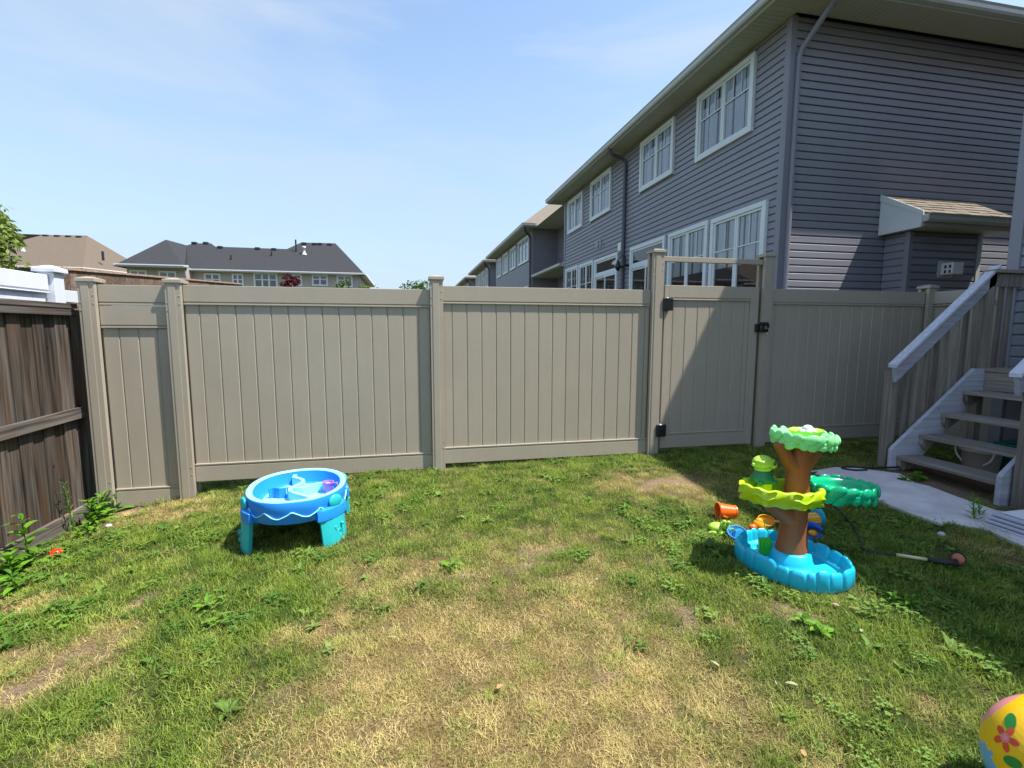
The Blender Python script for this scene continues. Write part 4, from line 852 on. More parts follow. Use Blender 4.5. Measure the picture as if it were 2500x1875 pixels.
# dividers inside the bowl
def wall_strip(path, z0, z1, th, m, parent, name):
    q = MB(); L_, R_ = [], []
    P = [Vector(p) for p in path]
    for i, p in enumerate(P):
        d = (P[min(i+1, len(P)-1)]-P[max(i-1, 0)]).normalized(); nrm = Vector((-d.y, d.x)); L_.append(p+nrm*th/2); R_.append(p-nrm*th/2)
    q.loft([[(l.x, l.y, z0), (r.x, r.y, z0), (r.x, r.y, z1), (l.x, l.y, z1)] for l, r in zip(L_, R_)]); return q.build(name, m, parent, bevel=.004)
wall_strip([(-.93+.0*i, 4.16-i*.02) for i in range(2)]+[(-.93+.06*math.sin(i*.62)+i*.014, 4.10-i*.045) for i in range(14)], ZR-.10, ZR-.028, .03, M['tblue_glare'], wt, 'divider')  # divider in the pale blue with glare painted in
wall_strip([(-.92+i*.035, 3.86-.05*math.sin(i*.7)) for i in range(10)], ZR-.10, ZR-.032, .028, M['tblue_glare'], wt, 'divider')
wall_strip([(-1.04+i*.02, 3.80+.015*math.sin(i*1.1)) for i in range(7)], ZR-.10, ZR-.022, .012, M['tblue'], wt, 'divider')
# four legs with blue sockets
def leg(a0):
    aa = [a0+(i-3)*.105 for i in range(7)]
    def rp(a, off, z): 
        e = 2.2; ca, sa = math.cos(a), math.sin(a); r = 1/((abs(ca/(RX+off))**e+abs(sa/(RY+off))**e)**(1/e)); x, y = r*ca, r*sa
        return (WC[0]+x*math.cos(WA)-y*math.sin(WA), WC[1]+x*math.sin(WA)+y*math.cos(WA), z)
    zb = g(*rp(a0, 0, 0)[:2])-.02
    rings = []
    for (z, k, off) in ((ZR-.125, 1.0, .028), (ZR-.2, .95, .034), (zb+.05, .90, .045), (zb, .87, .047)):
        ring = [rp(a0+(a-a0)*k, off-(.02*abs((a-a0)/.315)**3), z) for a in aa]+[rp(a0+(a-a0)*k, off-.045, z) for a in aa[::-1]]; rings.append(ring)
    q = MB(); q.loft(rings); l = smooth_angle(q.build('leg', M['tteal'], wt), 50)
    rings = []
    for (z, k, off) in ((ZR-.165, 1.12, .034), (ZR-.13, 1.12, .036), (ZR-.095, 1.1, .03), (ZR-.085, 1.0, .012)):
        rings.append([rp(a0+(a-a0)*k, off-(.012*abs((a-a0)/.315)**3), z) for a in aa]+[rp(a0+(a-a0)*k, -.02, z) for a in aa[::-1]])
    q = MB(); q.loft(rings); subpar(smooth_angle(q.build('leg_socket', M['tblue'], None), 50), l)
    n0 = Vector(rp(a0, .03, 0))-Vector(rp(a0, -.01, 0)); n0.normalize(); tdir = Vector((-n0.y, n0.x, 0)); base = Vector(rp(a0, .040, 0))
    q = MB(); ctr = Vector(rp(a0, .012, ZR-.055)); ro = Matrix((tdir, n0, Vector((0, 0, 1)))).transposed()
    q.ell(tuple(ctr), (.055, .016, .046), 16, 8, ro); subpar(q.build('knob', M['tteal'], None, smooth=True), l)
    # fish relief: body ring, tail and bubbles
    q = MB(); zc = (ZR-.2+zb)/2+.0
    for (u, v, s) in ((0, 0, 1.0), (0, .0, .62)): q.tube([tuple(base+tdir*(u+.024*s*math.cos(t_*PI/8))+Vector((0, 0, zc+v+.024*s*math.sin(t_*PI/8)))) for t_ in range(17)], .0035, 5)
    for (u, v, r_) in ((-.03, -.012, .010), (-.036, -.025, .008), (.03, .035, .006), (.035, .02, .005), (.038, .0, .005), (.036, -.02, .005), (-.03, .05, .010), (-.025, .035, .009), (0, -.05, .009), (.01, -.062, .008), (.028, -.055, .011), (.03, .062, .012)):
        q.ell(tuple(base+tdir*u+Vector((0, 0, zc+v))), (r_, r_*.8, r_), 8, 5)
    subpar(q.build('fish_relief', M['tteal'], None, smooth=True), l)
for a in (-2.55, -.74, .75, 2.45): leg(a-WA)
cup = thing('toy_cup', 'small purple toy cup standing inside the water table', 'cup', (-.60, 3.83, ZR-.09))
q = MB(); q.lathe((-.63, 3.86, ZR-.098), [(.026, 0), (.028, .002), (.038, .07), (.044, .072), (.044, .082), (.036, .082), (.034, .07), (.024, .01), (.001, .009)], 24, cap=False); smooth_angle(q.build('body', M['purple'], cup)); 
q = MB(); q.tube([(-.59, 3.86, ZR-.03), (-.565, 3.86, ZR-.028), (-.56, 3.86, ZR-.06), (-.592, 3.86, ZR-.08)], .006, 6); q.build('handle', M['purple'], cup, smooth=True)

# ------------------------------------------------------------------ toy tree table
tt = thing('toy_tree_table', 'brown toy tree with three green trays standing in a blue oval pool', 'toy table', (2.37, 2.53, -1.49))
PC = (2.355, 2.52); PRX, PRY, PANG = .268, .330, .3; PZ0, PZ1 = -1.505, -1.385
NS = 24
def pring(off, z, n, topf=None, e=2.3):
    out = []
    for k in range(n):
        a = 2*PI*k/n; ca, sa = math.cos(a), math.sin(a); o = off[k] if isinstance(off, list) else off
        x = (PRX+o)*math.copysign(abs(ca)**(2/e), ca); y = (PRY+o)*math.copysign(abs(sa)**(2/e), sa)
        out.append((PC[0]+x*math.cos(PANG)-y*math.sin(PANG), PC[1]+x*math.sin(PANG)+y*math.cos(PANG), z[k] if isinstance(z, list) else z))
    return out
N8 = 288; rs = random.Random(3); ws_ = [rs.uniform(.6, 1.5) for _ in range(NS)]; cuts = [round(N8*sum(ws_[:i])/sum(ws_)) for i in range(NS+1)]; hts = [rs.uniform(-.014, .012) for _ in range(NS)]; wob = [rs.uniform(-.004, .005) for _ in range(NS)]
topz, offo, offi = [], [], []
for k in range(N8):
    s_i = max(i for i in range(NS) if cuts[i] <= k); u = (k-cuts[s_i]+.5)/(cuts[s_i+1]-cuts[s_i])*2-1; rd_ = 1-abs(u)**4
    topz.append(PZ1+hts[s_i]-.020*abs(u)**5); offo.append(wob[s_i]-.011*(abs(u)**8)); offi.append(wob[s_i]-.030+.004*(1-rd_))
rise = lambda d: [z+d for z in topz]
q = MB(); q.loft([pring([o-.008 for o in offo], PZ0, N8), pring([o+.004 for o in offo], PZ0+.015, N8), pring([o for o in offo], rise(-.02), N8), pring([o-.006 for o in offo], rise(-.003), N8), pring([(a+b_)/2 for a, b_ in zip(offo, offi)], rise(.004), N8), pring([o+.006 for o in offi], rise(-.003), N8), pring(offi, rise(-.02), N8), pring([o-.006 for o in offi], PZ0+.055, N8), pring(-.055, PZ0+.048, N8), pring(-.062, PZ0+.028, N8), pring(-.12, PZ0+.025, N8)], False, True)
pool = smooth_angle(q.build('pool', M['pool'], tt), 60)
q = MB(); q.lathe((2.375, 2.545, PZ0+.02), [(.15, 0), (.135, .006), (.122, .03), (.112, .085), (.10, .09)], 32, 1, 1); q.build('mound', M['pool'], tt, smooth=True)
TCX, TCY = 2.375, 2.545
def oval(cx, cy, z, rx, ry, n=24, ang=0): return [(cx+rx*math.cos(2*PI*k/n+ang), cy+ry*math.sin(2*PI*k/n+ang), z) for k in range(n)]
q = MB()
q.loft([oval(TCX, TCY, -1.425, .103, .09), oval(TCX, TCY, -1.38, .098, .085), oval(TCX+.003, TCY, -1.25, .084, .072), oval(TCX+.005, TCY, -1.12, .078, .068), oval(TCX+.012, TCY, -.98, .075, .066), oval(TCX+.012, TCY, -.88, .073, .065), oval(TCX+.02, TCY, -.80, .078, .066), oval(TCX+.045, TCY, -.70, .085, .07)])
q.tube([(2.37, TCY, -1.21), (2.30, TCY, -1.14), (2.21, TCY, -1.08), (2.17, TCY, -1.04)], [.06, .06, .05, .05], 14)
q.tube([(2.38, TCY, -.87), (2.30, TCY, -.79), (2.235, TCY, -.69)], [.062, .042, .036], 12); q.tube([(2.40, TCY, -.86), (2.46, TCY, -.79), (2.53, TCY, -.70)], [.06, .055, .05], 12)
q.tube([(2.40, TCY-.02, -1.06), (2.48, TCY-.02, -1.095), (2.60, TCY-.02, -1.10), (2.70, TCY, -1.09)], [.05, .036, .030, .026], 12)
smooth_angle(q.build('trunk', M['brownp'], tt), 60)
q = MB()
for (dx, dz) in ((-.055, -1.405), (.06, -1.408)): q.ell((TCX+dx, TCY-.088*math.sqrt(1-(dx/.1)**2)+.004, dz), (.013, .006, .018), 10, 6)
q.build('bolt_hole', M['dark'], tt)
def tray(name, c, rx, ry, z0, z1, m, lumps, seed, lump_r, ang=0, wavy=0, inner=.035, tilt=(0, 0)):
    """scalloped tray: dished loft ringed with moulded leaf lumps"""
    n = 96; rr = random.Random(seed); q = MB()
    def R(off, z, amp=0):
        out = []
        for k in range(n):
            a = 2*PI*k/n; w_ = 1+amp*(math.sin(a*wavy)+.5*math.sin(a*(wavy*1.7+1))) if wavy else 1
            x, y = (rx+off)*w_*math.cos(a), (ry+off)*w_*math.sin(a); zz = z+tilt[0]*x+tilt[1]*y+(amp*.25*math.sin(a*wavy*2+1) if wavy else 0)
            out.append((c[0]+x*math.cos(ang)-y*math.sin(ang), c[1]+x*math.sin(ang)+y*math.cos(ang), zz))
        return out
    q.loft([R(-.07, z0), R(-.03, z0-.004, .02), R(-.01, z0+.012, .05), R(-.012, (z0+z1)/2-.012, .02), R(.0, (z0+z1)/2, .045), R(-.006, (z0+z1)/2+.012, .02), R(.0, z1-.008, .03), R(-.012, z1, .02), R(-inner, z1-.004, .02), R(-inner-.01, z1-.03), R(-inner-.03, z0+.02)], True, True)
    for i in range(lumps):
        a = 2*PI*(i+rr.uniform(-.2, .2))/lumps; x, y = rx*math.cos(a), ry*math.sin(a)
        for lev in range(2):
            aa = a+lev*PI/lumps; x, y = (rx-.004-.01*(1-lev))*math.cos(aa), (ry-.004-.01*(1-lev))*math.sin(aa); z = z0+(z1-z0)*(.28+.47*lev)+tilt[0]*x+tilt[1]*y
            P = (c[0]+x*math.cos(ang)-y*math.sin(ang), c[1]+x*math.sin(ang)+y*math.cos(ang), z); s = lump_r*rr.uniform(.8, 1.25)
            ro = Matrix.Rotation(aa+ang, 3, 'Z') @ Matrix.Rotation(rr.uniform(.2, 1.0), 3, 'X')
            q.ell(P, (s*.40, s*1.15, (z1-z0)*.36*rr.uniform(.9, 1.2)), 12, 7, ro)
    return smooth_angle(q.build(name, m, tt), 70)
tray('light_green_tray', (2.425, 2.56), .198, .165, -.72, -.642, M['lgreen'], 17, 5, .036, tilt=(-.09, 0))
tray('yellow_green_tray', (2.26, 2.53), .272, .18, -1.06, -.957, M['ygreen'], 0, 6, .03, wavy=7, inner=.03, tilt=(-.09, 0))
tray('emerald_tray', (2.72, 2.55), .232, .165, -1.075, -.985, M['dgreen'], 15, 7, .045, tilt=(-.07, 0))
# things on the trays
q = MB(); n = 60; cc = (2.44, 2.56)
def lr(r, z, amp): return [(cc[0]+r*(1+amp*(k % 2))*math.cos(2*PI*k/n), cc[1]+.8*r*(1+amp*(k % 2))*math.sin(2*PI*k/n), z+.3*amp*(k % 2)*r) for k in range(n)]
q.loft([lr(.05, -.682, 0), lr(.085, -.655, 0), lr(.105, -.622, .06), lr(.100, -.624, .05), lr(.05, -.645, 0)], True, True)
lp = q.build('lily_pad_dish', [M['flime']], None, smooth=False); tag(lp, 'yellow-green serrated dish sitting in the top tray', 'dish')
q = MB(); q.ell((2.45, 2.56, -.618), (.035, .03, .028), 14, 8)
for k in range(6): q.ell((2.45+.038*math.cos(k*PI/3), 2.56+.033*math.sin(k*PI/3), -.628), (.02, .02, .012), 10, 6)
tag(q.build('toy_flower', M['wvinyl'], None, smooth=True), 'pale lilac flower knob on the yellow-green dish', 'toy')
fg = thing('toy_turtle', 'lime-headed dark green toy creature perched on yellow-green tray', 'toy', (2.2, 2.62, -.95))
fx, fy = 2.175, 2.60
q = MB(); q.lathe((fx, fy, -.955), [(.05, 0), (.072, .01), (.07, .03), (.052, .06), (.045, .082), (.02, .085)], 20, 1.05, .85); q.ell((fx-.045, fy-.04, -.945), (.022, .02, .018), 10, 6); q.ell((fx+.05, fy-.045, -.95), (.03, .014, .016), 10, 6); q.build('body', M['fgreen'], fg, smooth=True)
q = MB(); q.lathe((fx, fy, -.878), [(.045, 0), (.052, .006), (.052, .014), (.046, .02)], 20, 1.05, .85); q.ell((fx-.002, fy, -.828), (.068, .056, .046), 18, 10); q.ell((fx+.052, fy-.01, -.845), (.034, .034, .024), 14, 8)
q.tube([(fx-.07*math.cos(k/10*PI)*.95, fy-.048*math.sin(k/10*PI), -.815+.004*math.sin(k)) for k in range(11)], .008, 6); q.ell((fx-.072, fy-.01, -.835), (.018, .012, .013), 10, 6); q.ell((fx+.0, fy-.048, -.86), (.014, .01, .012), 8, 5)
q.build('head', M['flime'], fg, smooth=True)
q = MB(); q.ell((fx+.048, fy-.043, -.832), (.006, .004, .010), 10, 6); q.build('eye', M['black'], fg, smooth=True)
q = MB(); q.box((2.155, 2.55, -1.02), (2.21, 2.62, -.953)); q.build('pedestal', M['ygreen'], tt, bevel=.006)
q = MB(); q.hexa([(2.25, 2.66, -1.02), (2.33, 2.66, -1.02), (2.33, 2.70, -1.02), (2.25, 2.70, -1.02), (2.25, 2.66, -.98), (2.33, 2.66, -.95), (2.33, 2.70, -.95), (2.25, 2.70, -.98)]); q.build('pedestal', M['ygreen'], tt, bevel=.004)
q = MB(); q.hexa([(2.255, 2.68, -1.47), (2.29, 2.63, -1.47), (2.31, 2.67, -1.47), (2.275, 2.72, -1.47), (2.245, 2.68, -1.38), (2.285, 2.62, -1.36), (2.31, 2.66, -1.36), (2.27, 2.72, -1.38)])
for k in range(3): q.ell((2.262+.013*k, 2.665-.018*k, -1.40), (.012, .01, .04), 8, 6)
tag(q.build('toy_slide', mat('bright_green_plastic', (.04, .50, .02), .4, var=.04), None, smooth=False, bevel=.004), 'bright green toy piece in the pool left of the trunk', 'toy')

# ------------------------------------------------------------------ loose toys on the lawn
pt = thing('toy_bucket', 'orange plastic bucket lying on its side in the grass', 'bucket', (2.42, 3.25, -1.47))
ax = Vector((1, -.22, -.06)).normalized(); c0 = Vector((2.345, 3.27, g(2.4, 3.25)+.063))
def along(c, ax, prof, n=28):
    u = ax.cross(Vector((0, 0, 1))).normalized(); v = u.cross(ax); q = MB()
    q.loft([[tuple(c+ax*t_+(u*math.cos(2*PI*k/n)+v*math.sin(2*PI*k/n))*r) for k in range(n)] for r, t_ in prof], False, False); return q
q = along(c0, ax, [(.056, .01), (.062, 0), (.065, .004), (.065, .015), (.060, .017), (.047, .130), (.051, .133), (.051, .142), (.042, .144), (.001, .142)]); smooth_angle(q.build('body', M['orange'], pt))
q = MB(); cc_ = c0+ax*.01; q.tube([tuple(cc_+Vector((0, -.062*math.cos(k/10*PI), -.02-.05*math.sin(k/10*PI)*.5))+ax*(.07*math.sin(k/10*PI))) for k in range(11)], .005, 6); q.build('handle', M['orange'], pt, smooth=True)
def blobs(name, label, cat, m, els, smooth=True, extra=None):
    q = MB()
    for c, r in els: q.ell((c[0], c[1], g(c[0], c[1])+c[2]), r, 12, 8)
    o = tag(q.build(name, m, None, smooth=smooth), label, cat); return o
blobs('toy_frog', 'lime green lumpy toy animal in the grass by the orange bucket', 'toy', M['flime'], [((2.21, 3.08, .03), (.065, .05, .035)), ((2.255, 3.05, .055), (.036, .034, .028)), ((2.15, 3.04, .012), (.035, .016, .012)), ((2.21, 3.02, .012), (.022, .035, .012)), ((2.265, 3.02, .085), (.014, .014, .014)), ((2.235, 3.03, .09), (.014, .014, .014)), ((2.28, 3.0, .03), (.022, .03, .02))])
q = MB(); cx, cy = 2.275, 2.93; cz = g(cx, cy); nn_ = 14
hoop = [(cx+.075*math.cos(2*PI*k/nn_), cy+.05*math.sin(2*PI*k/nn_), cz+.05+.03*math.sin(2*PI*k/nn_)) for k in range(nn_+1)]; q.tube(hoop, .006, 6)
for k in range(nn_):
    q.tube([hoop[k], (cx+.03*math.cos(2*PI*k/nn_), cy+.02*math.sin(2*PI*k/nn_), cz+.012)], .0022, 4)
for s in (.85, .65): q.tube([((p[0]-cx)*s+cx, (p[1]-cy)*s+cy, cz+.012+(p[2]-cz-.012)*s) for p in hoop], .0022, 4)
q.hexa([(cx-.06, cy-.045, cz+.01), (cx+.05, cy-.06, cz+.01), (cx+.08, cy+.03, cz+.01), (cx-.04, cy+.045, cz+.01), (cx-.03, cy-.02, cz+.07), (cx+.02, cy-.02, cz+.075), (cx+.04, cy+.015, cz+.07), (cx-.01, cy+.02, cz+.07)])
tag(q.build('toy_net', mat('bright_blue_plastic', (.01, .25, .60), .4, var=.05), None), 'bright blue toy net crumpled beside the pool rim', 'toy')
dk = thing('toy_duck', 'yellow and orange toy duck behind the pool rim', 'toy', (2.46, 3.02, -1.475)); dx_, dy_ = 2.47, 2.99; dz_ = g(dx_, dy_)
q = MB(); q.ell((dx_+.02, dy_, dz_+.055), (.042, .038, .048), 14, 9); q.ell((dx_+.025, dy_, dz_+.085), (.028, .028, .028), 12, 8); q.build('body', M['yorange'], dk, smooth=True)
q = MB(); q.ell((dx_-.032, dy_-.01, dz_+.05), (.032, .025, .024), 12, 8); q.build('beak', M['orange'], dk, smooth=True)
q = MB(); q.lathe((dx_, dy_, dz_), [(.06, 0), (.064, .01), (.05, .02)], 20, 1.1, .7); q.build('base', M['purple'], dk, smooth=True)
sp_ = thing('toy_scoop', 'amber toy scoop lying in the grass behind the trunk', 'toy', (2.62, 3.05, -1.47)); sx_, sy_ = 2.62, 3.06; sz_ = g(sx_, sy_)
q = MB(); rr_ = []
for (s, z) in ((1, .055), (1.05, .058), (.9, .03), (.55, .012), (.01, .01)): rr_.append([(sx_+.065*s*math.cos(2*PI*k/24), sy_+.045*s*math.sin(2*PI*k/24)-.0, sz_+z+.022*math.sin(2*PI*k/24)*s) for k in range(24)])
q.loft(rr_, False, False); q.build('bowl', M['yorange'], sp_, smooth=True)
q = MB(); q.tube([(sx_+.055, sy_-.01, sz_+.045), (sx_+.10, sy_-.03, sz_+.04), (sx_+.13, sy_-.05, sz_+.03)], [.012, .009, .008], 8); q.build('handle', M['yorange'], sp_, smooth=True)
ro_ = thing('toy_roller', 'amber and cream striped toy roller with teal end plates', 'toy', (2.86, 3.0, -1.47)); bx_, by_ = 2.88, 2.98; bz_ = g(bx_, by_)
q = MB(); q.tube([(bx_-.10, by_, bz_+.06), (bx_-.0, by_, bz_+.06), (bx_+.10, by_, bz_+.06)], .052, 20); q.build('drum', M['yorange'], ro_, smooth=False)
q = MB(); q.tube([(bx_-.095, by_-.0, bz_+.06), (bx_+.095, by_, bz_+.06)], .0535, 8); q.build('stripe', M['cream'], ro_)
q = MB(); q.lathe((0, 0, 0), [(.075, 0), (.08, .006), (.08, .024), (.07, .03)], 24)
for i, X_ in enumerate((bx_-.13, bx_+.10)):
    q = MB(); q.loft([[(X_+t_, by_+r*1.0*math.cos(2*PI*k/24), bz_+.075+r*1.15*math.sin(2*PI*k/24)) for k in range(24)] for r, t_ in ((.05, 0), (.062, .005), (.062, .028), (.052, .033))]); q.build('end_plate', M['cyan'], ro_, smooth=False)
rg_ = thing('ring_toy', 'royal blue curved toy with an orange ball beside the pool', 'toy', (2.80, 2.83, -1.48)); qx, qy = 2.80, 2.83; qz = g(qx, qy)
q = MB(); q.tube([(qx+.085*math.cos(k/20*PI*1.25-.2), qy+.05*math.sin(k/20*PI*1.25-.2), qz+.045+.03*math.sin(k/20*PI)) for k in range(21)], [.012+.014*math.sin(k/20*PI) for k in range(21)], 10); q.build('arm', M['rblue'], rg_, smooth=True)
q = MB(); q.lathe((qx-.02, qy+.0, qz), [(.10, 0), (.105, .012), (.08, .03), (.04, .034)], 24, 1.1, .65); q.build('base', M['rblue'], rg_, smooth=True)
q = MB(); q.ell((qx-.02, qy-.03, qz+.045), (.032, .03, .022), 14, 8); q.build('ball', M['yorange'], rg_, smooth=True)
rbz = g(-2.62, 4.12)
q = MB(); q.ell((-2.62, 4.12, rbz+.025), (.042, .042, .036), 18, 10); tag(q.build('toy_ball', M['red'], None, smooth=True), 'red toy ball half hidden among weeds by the wooden fence', 'ball')
for (x, y, s, lb) in ((-2.5, 4.55, .03, 'pale stone by the weeds next to the tan post'), (1.08, 2.62, .008, 'tiny white pebble on bare soil in mid lawn'), (3.72, 2.64, .03, 'white crumbled stone at the path edge')):
    q = MB(); q.ell((x, y, g(x, y)+s*.5), (s, s*.8, s*.6), 8, 5); tag(q.build('stone', M['stone'], None, smooth=True), lb, 'stone')
# garden hose and watering wand
hs = thing('garden_hose', 'thin black hose lying across the shaded grass', 'hose', (3.1, 2.6, -1.48))
hp = [(3.95, 3.98), (3.75, 3.92), (3.62, 3.80), (3.45, 3.35), (3.28, 2.98), (3.14, 2.78), (3.02, 2.64), (2.96, 2.57), (3.0, 2.50), (3.1, 2.45), (3.2, 2.42)]
def spline(P, n=6):
    out = []
    for i in range(len(P)-1):
        p0_, p1_, p2_, p3_ = P[max(i-1, 0)], P[i], P[i+1], P[min(i+2, len(P)-1)]
        for k in range(n):
            t_ = k/n; out.append(tuple(.5*((2*b_)+(-a+c)*t_+(2*a-5*b_+4*c-d)*t_*t_+(-a+3*b_-3*c+d)*t_**3) for a, b_, c, d in zip(p0_, p1_, p2_, p3_)))
    return out+[P[-1]]
q = MB(); q.tube([(x, y, g(x, y)+.022) for x, y in spline(hp)], .009, 7); q.build('tube', M['hose'], hs, smooth=True)
q = MB(); q.tube([(x, y, g(x, y)+.03) for x, y in spline([(4.9, 3.95), (4.6, 3.98), (4.42, 4.05), (4.30, 4.03), (4.36, 3.95), (4.5, 3.93)])], .009, 7); q.build('tube', M['hose'], hs, smooth=True)
wd_ = thing('watering_wand', 'black garden spray wand with coral round head lying in grass', 'spray wand', (3.25, 2.3, -1.48))
wp_ = [(3.06, 2.42), (3.13, 2.37), (3.19, 2.33), (3.27, 2.27), (3.30, 2.25)]
q = MB(); q.tube([(x, y, g(x, y)+.04) for x, y in wp_[:3]], .011, 8); q.build('grip', M['cream'], wd_, smooth=True)
q = MB(); q.tube([(wp_[2][0], wp_[2][1], g(3.19, 2.33)+.04), (3.25, 2.285, g(3.2, 2.3)+.04), (3.31, 2.245, g(3.3, 2.25)+.05)], [.016, .018, .026], 10); q.build('body', M['hose'], wd_, smooth=True)
HD = Vector((.72, .55, -.42)).normalized(); hc = Vector((3.325, 2.25, g(3.33, 2.27)+.075)); q = along(hc, HD, [(.001, -.006), (.014, -.005), (.027, .0), (.032, .004), (.033, .02)], 20); smooth_angle(q.build('spray_face', M['copper'], wd_))
q = along(hc, HD, [(.034, .002), (.041, .0), (.043, .02), (.03, .045), (.001, .05)], 20); smooth_angle(q.build('head', M['hose'], wd_))

# ------------------------------------------------------------------ inflatable ball, bottom right
bl_ = thing('beach_ball', 'yellow flower-print beach ball with pink and blue panels, bottom right corner', 'ball', (1.96, .97, -1.545))
BR = .20; BC = Vector((1.96, .97, -1.345))
q = MB(); n, mm = 64, 40
tc_ = (-BC).normalized(); rr2 = _r; uu2 = tc_.cross(rr2).normalized(); rr2 = uu2.cross(tc_).normalized()   # directions on the ball: towards viewer, right, up
axb = (rr2*-.45+uu2*.89).normalized(); ux = axb.cross(tc_).normalized(); uy = axb.cross(ux)
def bp_(i_, j_):
    ph = PI*j_/mm; th = 2*PI*i_/n; return (ux*math.sin(ph)*math.cos(th)+uy*math.sin(ph)*math.sin(th)+axb*math.cos(ph))
for j in range(mm):
    for i in range(n):
        d = bp_(i+.5, j+.5); q.cur = 1 if j < 6 else (2 if (-d.dot(rr2) > .80 and d.dot(uu2) < .38) or j > 32 else 0)
        q.add([tuple(BC+bp_(i, j)*BR), tuple(BC+bp_(i, j+1)*BR), tuple(BC+bp_(i+1, j+1)*BR), tuple(BC+bp_(i+1, j)*BR)], [(0, 1, 2, 3)])
smooth_angle(q.build('skin', [M['yellow'], M['pink'], M['ballb']], bl_), 80)
def decal(dirv, shape, m, name):
    """flat print following the ball's skin"""
    d = Vector(dirv).normalized(); u = d.cross(Vector((0, 0, 1))).normalized(); v = u.cross(d); q = MB(); pts = []
    for (a, b_) in shape: p = (d*BR+u*a+v*b_).normalized(); pts.append(tuple(BC+p*(BR+.0012)))
    c = (sum((Vector(p) for p in pts), Vector())/len(pts)-BC).normalized(); q.add([tuple(BC+c*(BR+.0012))]+pts, [(0, i+1, (i+1) % len(pts)+1) for i in range(len(pts))]); return q.build(name, m, bl_, smooth=True)
def ellp(cx, cy, a, b_, rot, n=16): return [(cx+a*math.cos(2*PI*k/n)*math.cos(rot)-b_*math.sin(2*PI*k/n)*math.sin(rot), cy+a*math.cos(2*PI*k/n)*math.sin(rot)+b_*math.sin(2*PI*k/n)*math.cos(rot)) for k in range(n)]
def bd(a, b_): return rr2*a+uu2*b_+tc_*math.sqrt(max(0, 1-a*a-b_*b_))
FD = bd(-.52, .40)
for k in range(5): 
    an = k*2*PI/5+.3; decal(FD, ellp(.024*math.cos(an), .024*math.sin(an), .016, .010, an), M['petal'], 'petal_print')
decal(FD, ellp(0, 0, .014, .014, 0), M['pink'], 'flower_centre_print'); decal(bd(-.36, .60), ellp(0, 0, .030, .017, .7), M['leafp'], 'leaf_print'); decal(bd(-.58, .10), ellp(0, 0, .026, .015, -.5), M['leafp'], 'leaf_print')

# ------------------------------------------------------------------ lawn: instanced tufts of real blades
SRC = bpy.data.collections.new('tuft_sources')
def blade(q, x, y, h, w_, az, lean, curl, tw=0):
    d = Vector((math.cos(az), math.sin(az), 0)); s = Vector((-d.y, d.x, 0)); s = s*math.cos(tw)+Vector((0, 0, 1))*math.sin(tw)*.4
    p = Vector((x, y, -.004)); a = lean; vs = []; K = 3
    for k in range(K+1):
        ww = w_*(1-(k/K)**1.6)*.5
        if k < K: vs += [tuple(p-s*ww), tuple(p+s*ww)]
        else: vs += [tuple(p)]
        p = p+(d*math.sin(a)+Vector((0, 0, 1))*math.cos(a))*h/K; a += curl/K
    q.add(vs, [(0, 1, 3, 2), (2, 3, 5, 4), (4, 5, 6)])
def src(name, fn, m):
    q = MB(); fn(q); o = bpy.data.objects.new(name, q.mesh(name, m)); SRC.objects.link(o); return o
def green_tuft(seed, n, h, R):
    rd = random.Random(seed)
    def f(q):
        for i in range(n):
            r = R*math.sqrt(rd.random()); a = rd.uniform(0, 2*PI); blade(q, r*math.cos(a), r*math.sin(a), h*rd.uniform(.5, 1.25), rd.uniform(.0024, .0048), rd.uniform(0, 2*PI), rd.uniform(.2, 1.15), rd.uniform(.2, 1.1), rd.uniform(-1, 1))
    return f
def straw_tuft(seed, n, h, R):
    rd = random.Random(seed)
    def f(q):
        for i in range(n):
            r = R*math.sqrt(rd.random()); a = rd.uniform(0, 2*PI); blade(q, r*math.cos(a), r*math.sin(a), h*rd.uniform(.5, 1.3), rd.uniform(.0017, .0034), rd.uniform(0, 2*PI), rd.uniform(.7, 1.5), rd.uniform(-.2, .5), rd.uniform(-1, 1))
    return f
def leaf(q, base, az, L_, W_, up, droop, n=4):
    d = Vector((math.cos(az), math.sin(az), 0)); s = Vector((-d.y, d.x, 0)); p = Vector(base); a = up; vs = []
    for k in range(n+1):
        t_ = k/n; ww = W_*.5*math.sin(PI*min(1, .12+t_*.88))**.8 if k < n else .0005
        vs += [tuple(p-s*ww+Vector((0, 0, ww*.35))), tuple(p), tuple(p+s*ww+Vector((0, 0, ww*.35)))]
        p = p+(d*math.cos(a)+Vector((0, 0, 1))*math.sin(a))*L_/n; a -= droop/n
    q.add(vs, [f for k in range(n) for f in ((3*k, 3*k+1, 3*k+4, 3*k+3), (3*k+1, 3*k+2, 3*k+5, 3*k+4))])
def rosette(seed, n, L_, W_):
    rd = random.Random(seed)
    def f(q):
        for i in range(n): leaf(q, (rd.uniform(-.006, .006), rd.uniform(-.006, .006), .0), i*2.4+rd.uniform(-.4, .4), L_*rd.uniform(.6, 1.2), W_*rd.uniform(.7, 1.2), rd.uniform(.25, .9), rd.uniform(.4, 1.3))
    return f
def clover(seed, n, R):
    rd = random.Random(seed)
    def f(q):
        for i in range(n):
            r = R*math.sqrt(rd.random()); a = rd.uniform(0, 2*PI); h = rd.uniform(.012, .034); c = (r*math.cos(a), r*math.sin(a), h); a0 = rd.uniform(0, 6.28)
            for k in range(3): leaf(q, c, a0+k*2.1, rd.uniform(.009, .014), .010, rd.uniform(-.1, .4), .3, 2)
    return f
for i in range(6): src('a%02d_tuft' % i, green_tuft(i, 66, .044, .064), M['grass'])
for i in range(4): src('b%02d_straw' % i, straw_tuft(20+i, 76, .038, .068), M['grass'])
for i in range(3): src('c%02d_rosette' % i, rosette(40+i, 9, .055, .020), M['clover'])
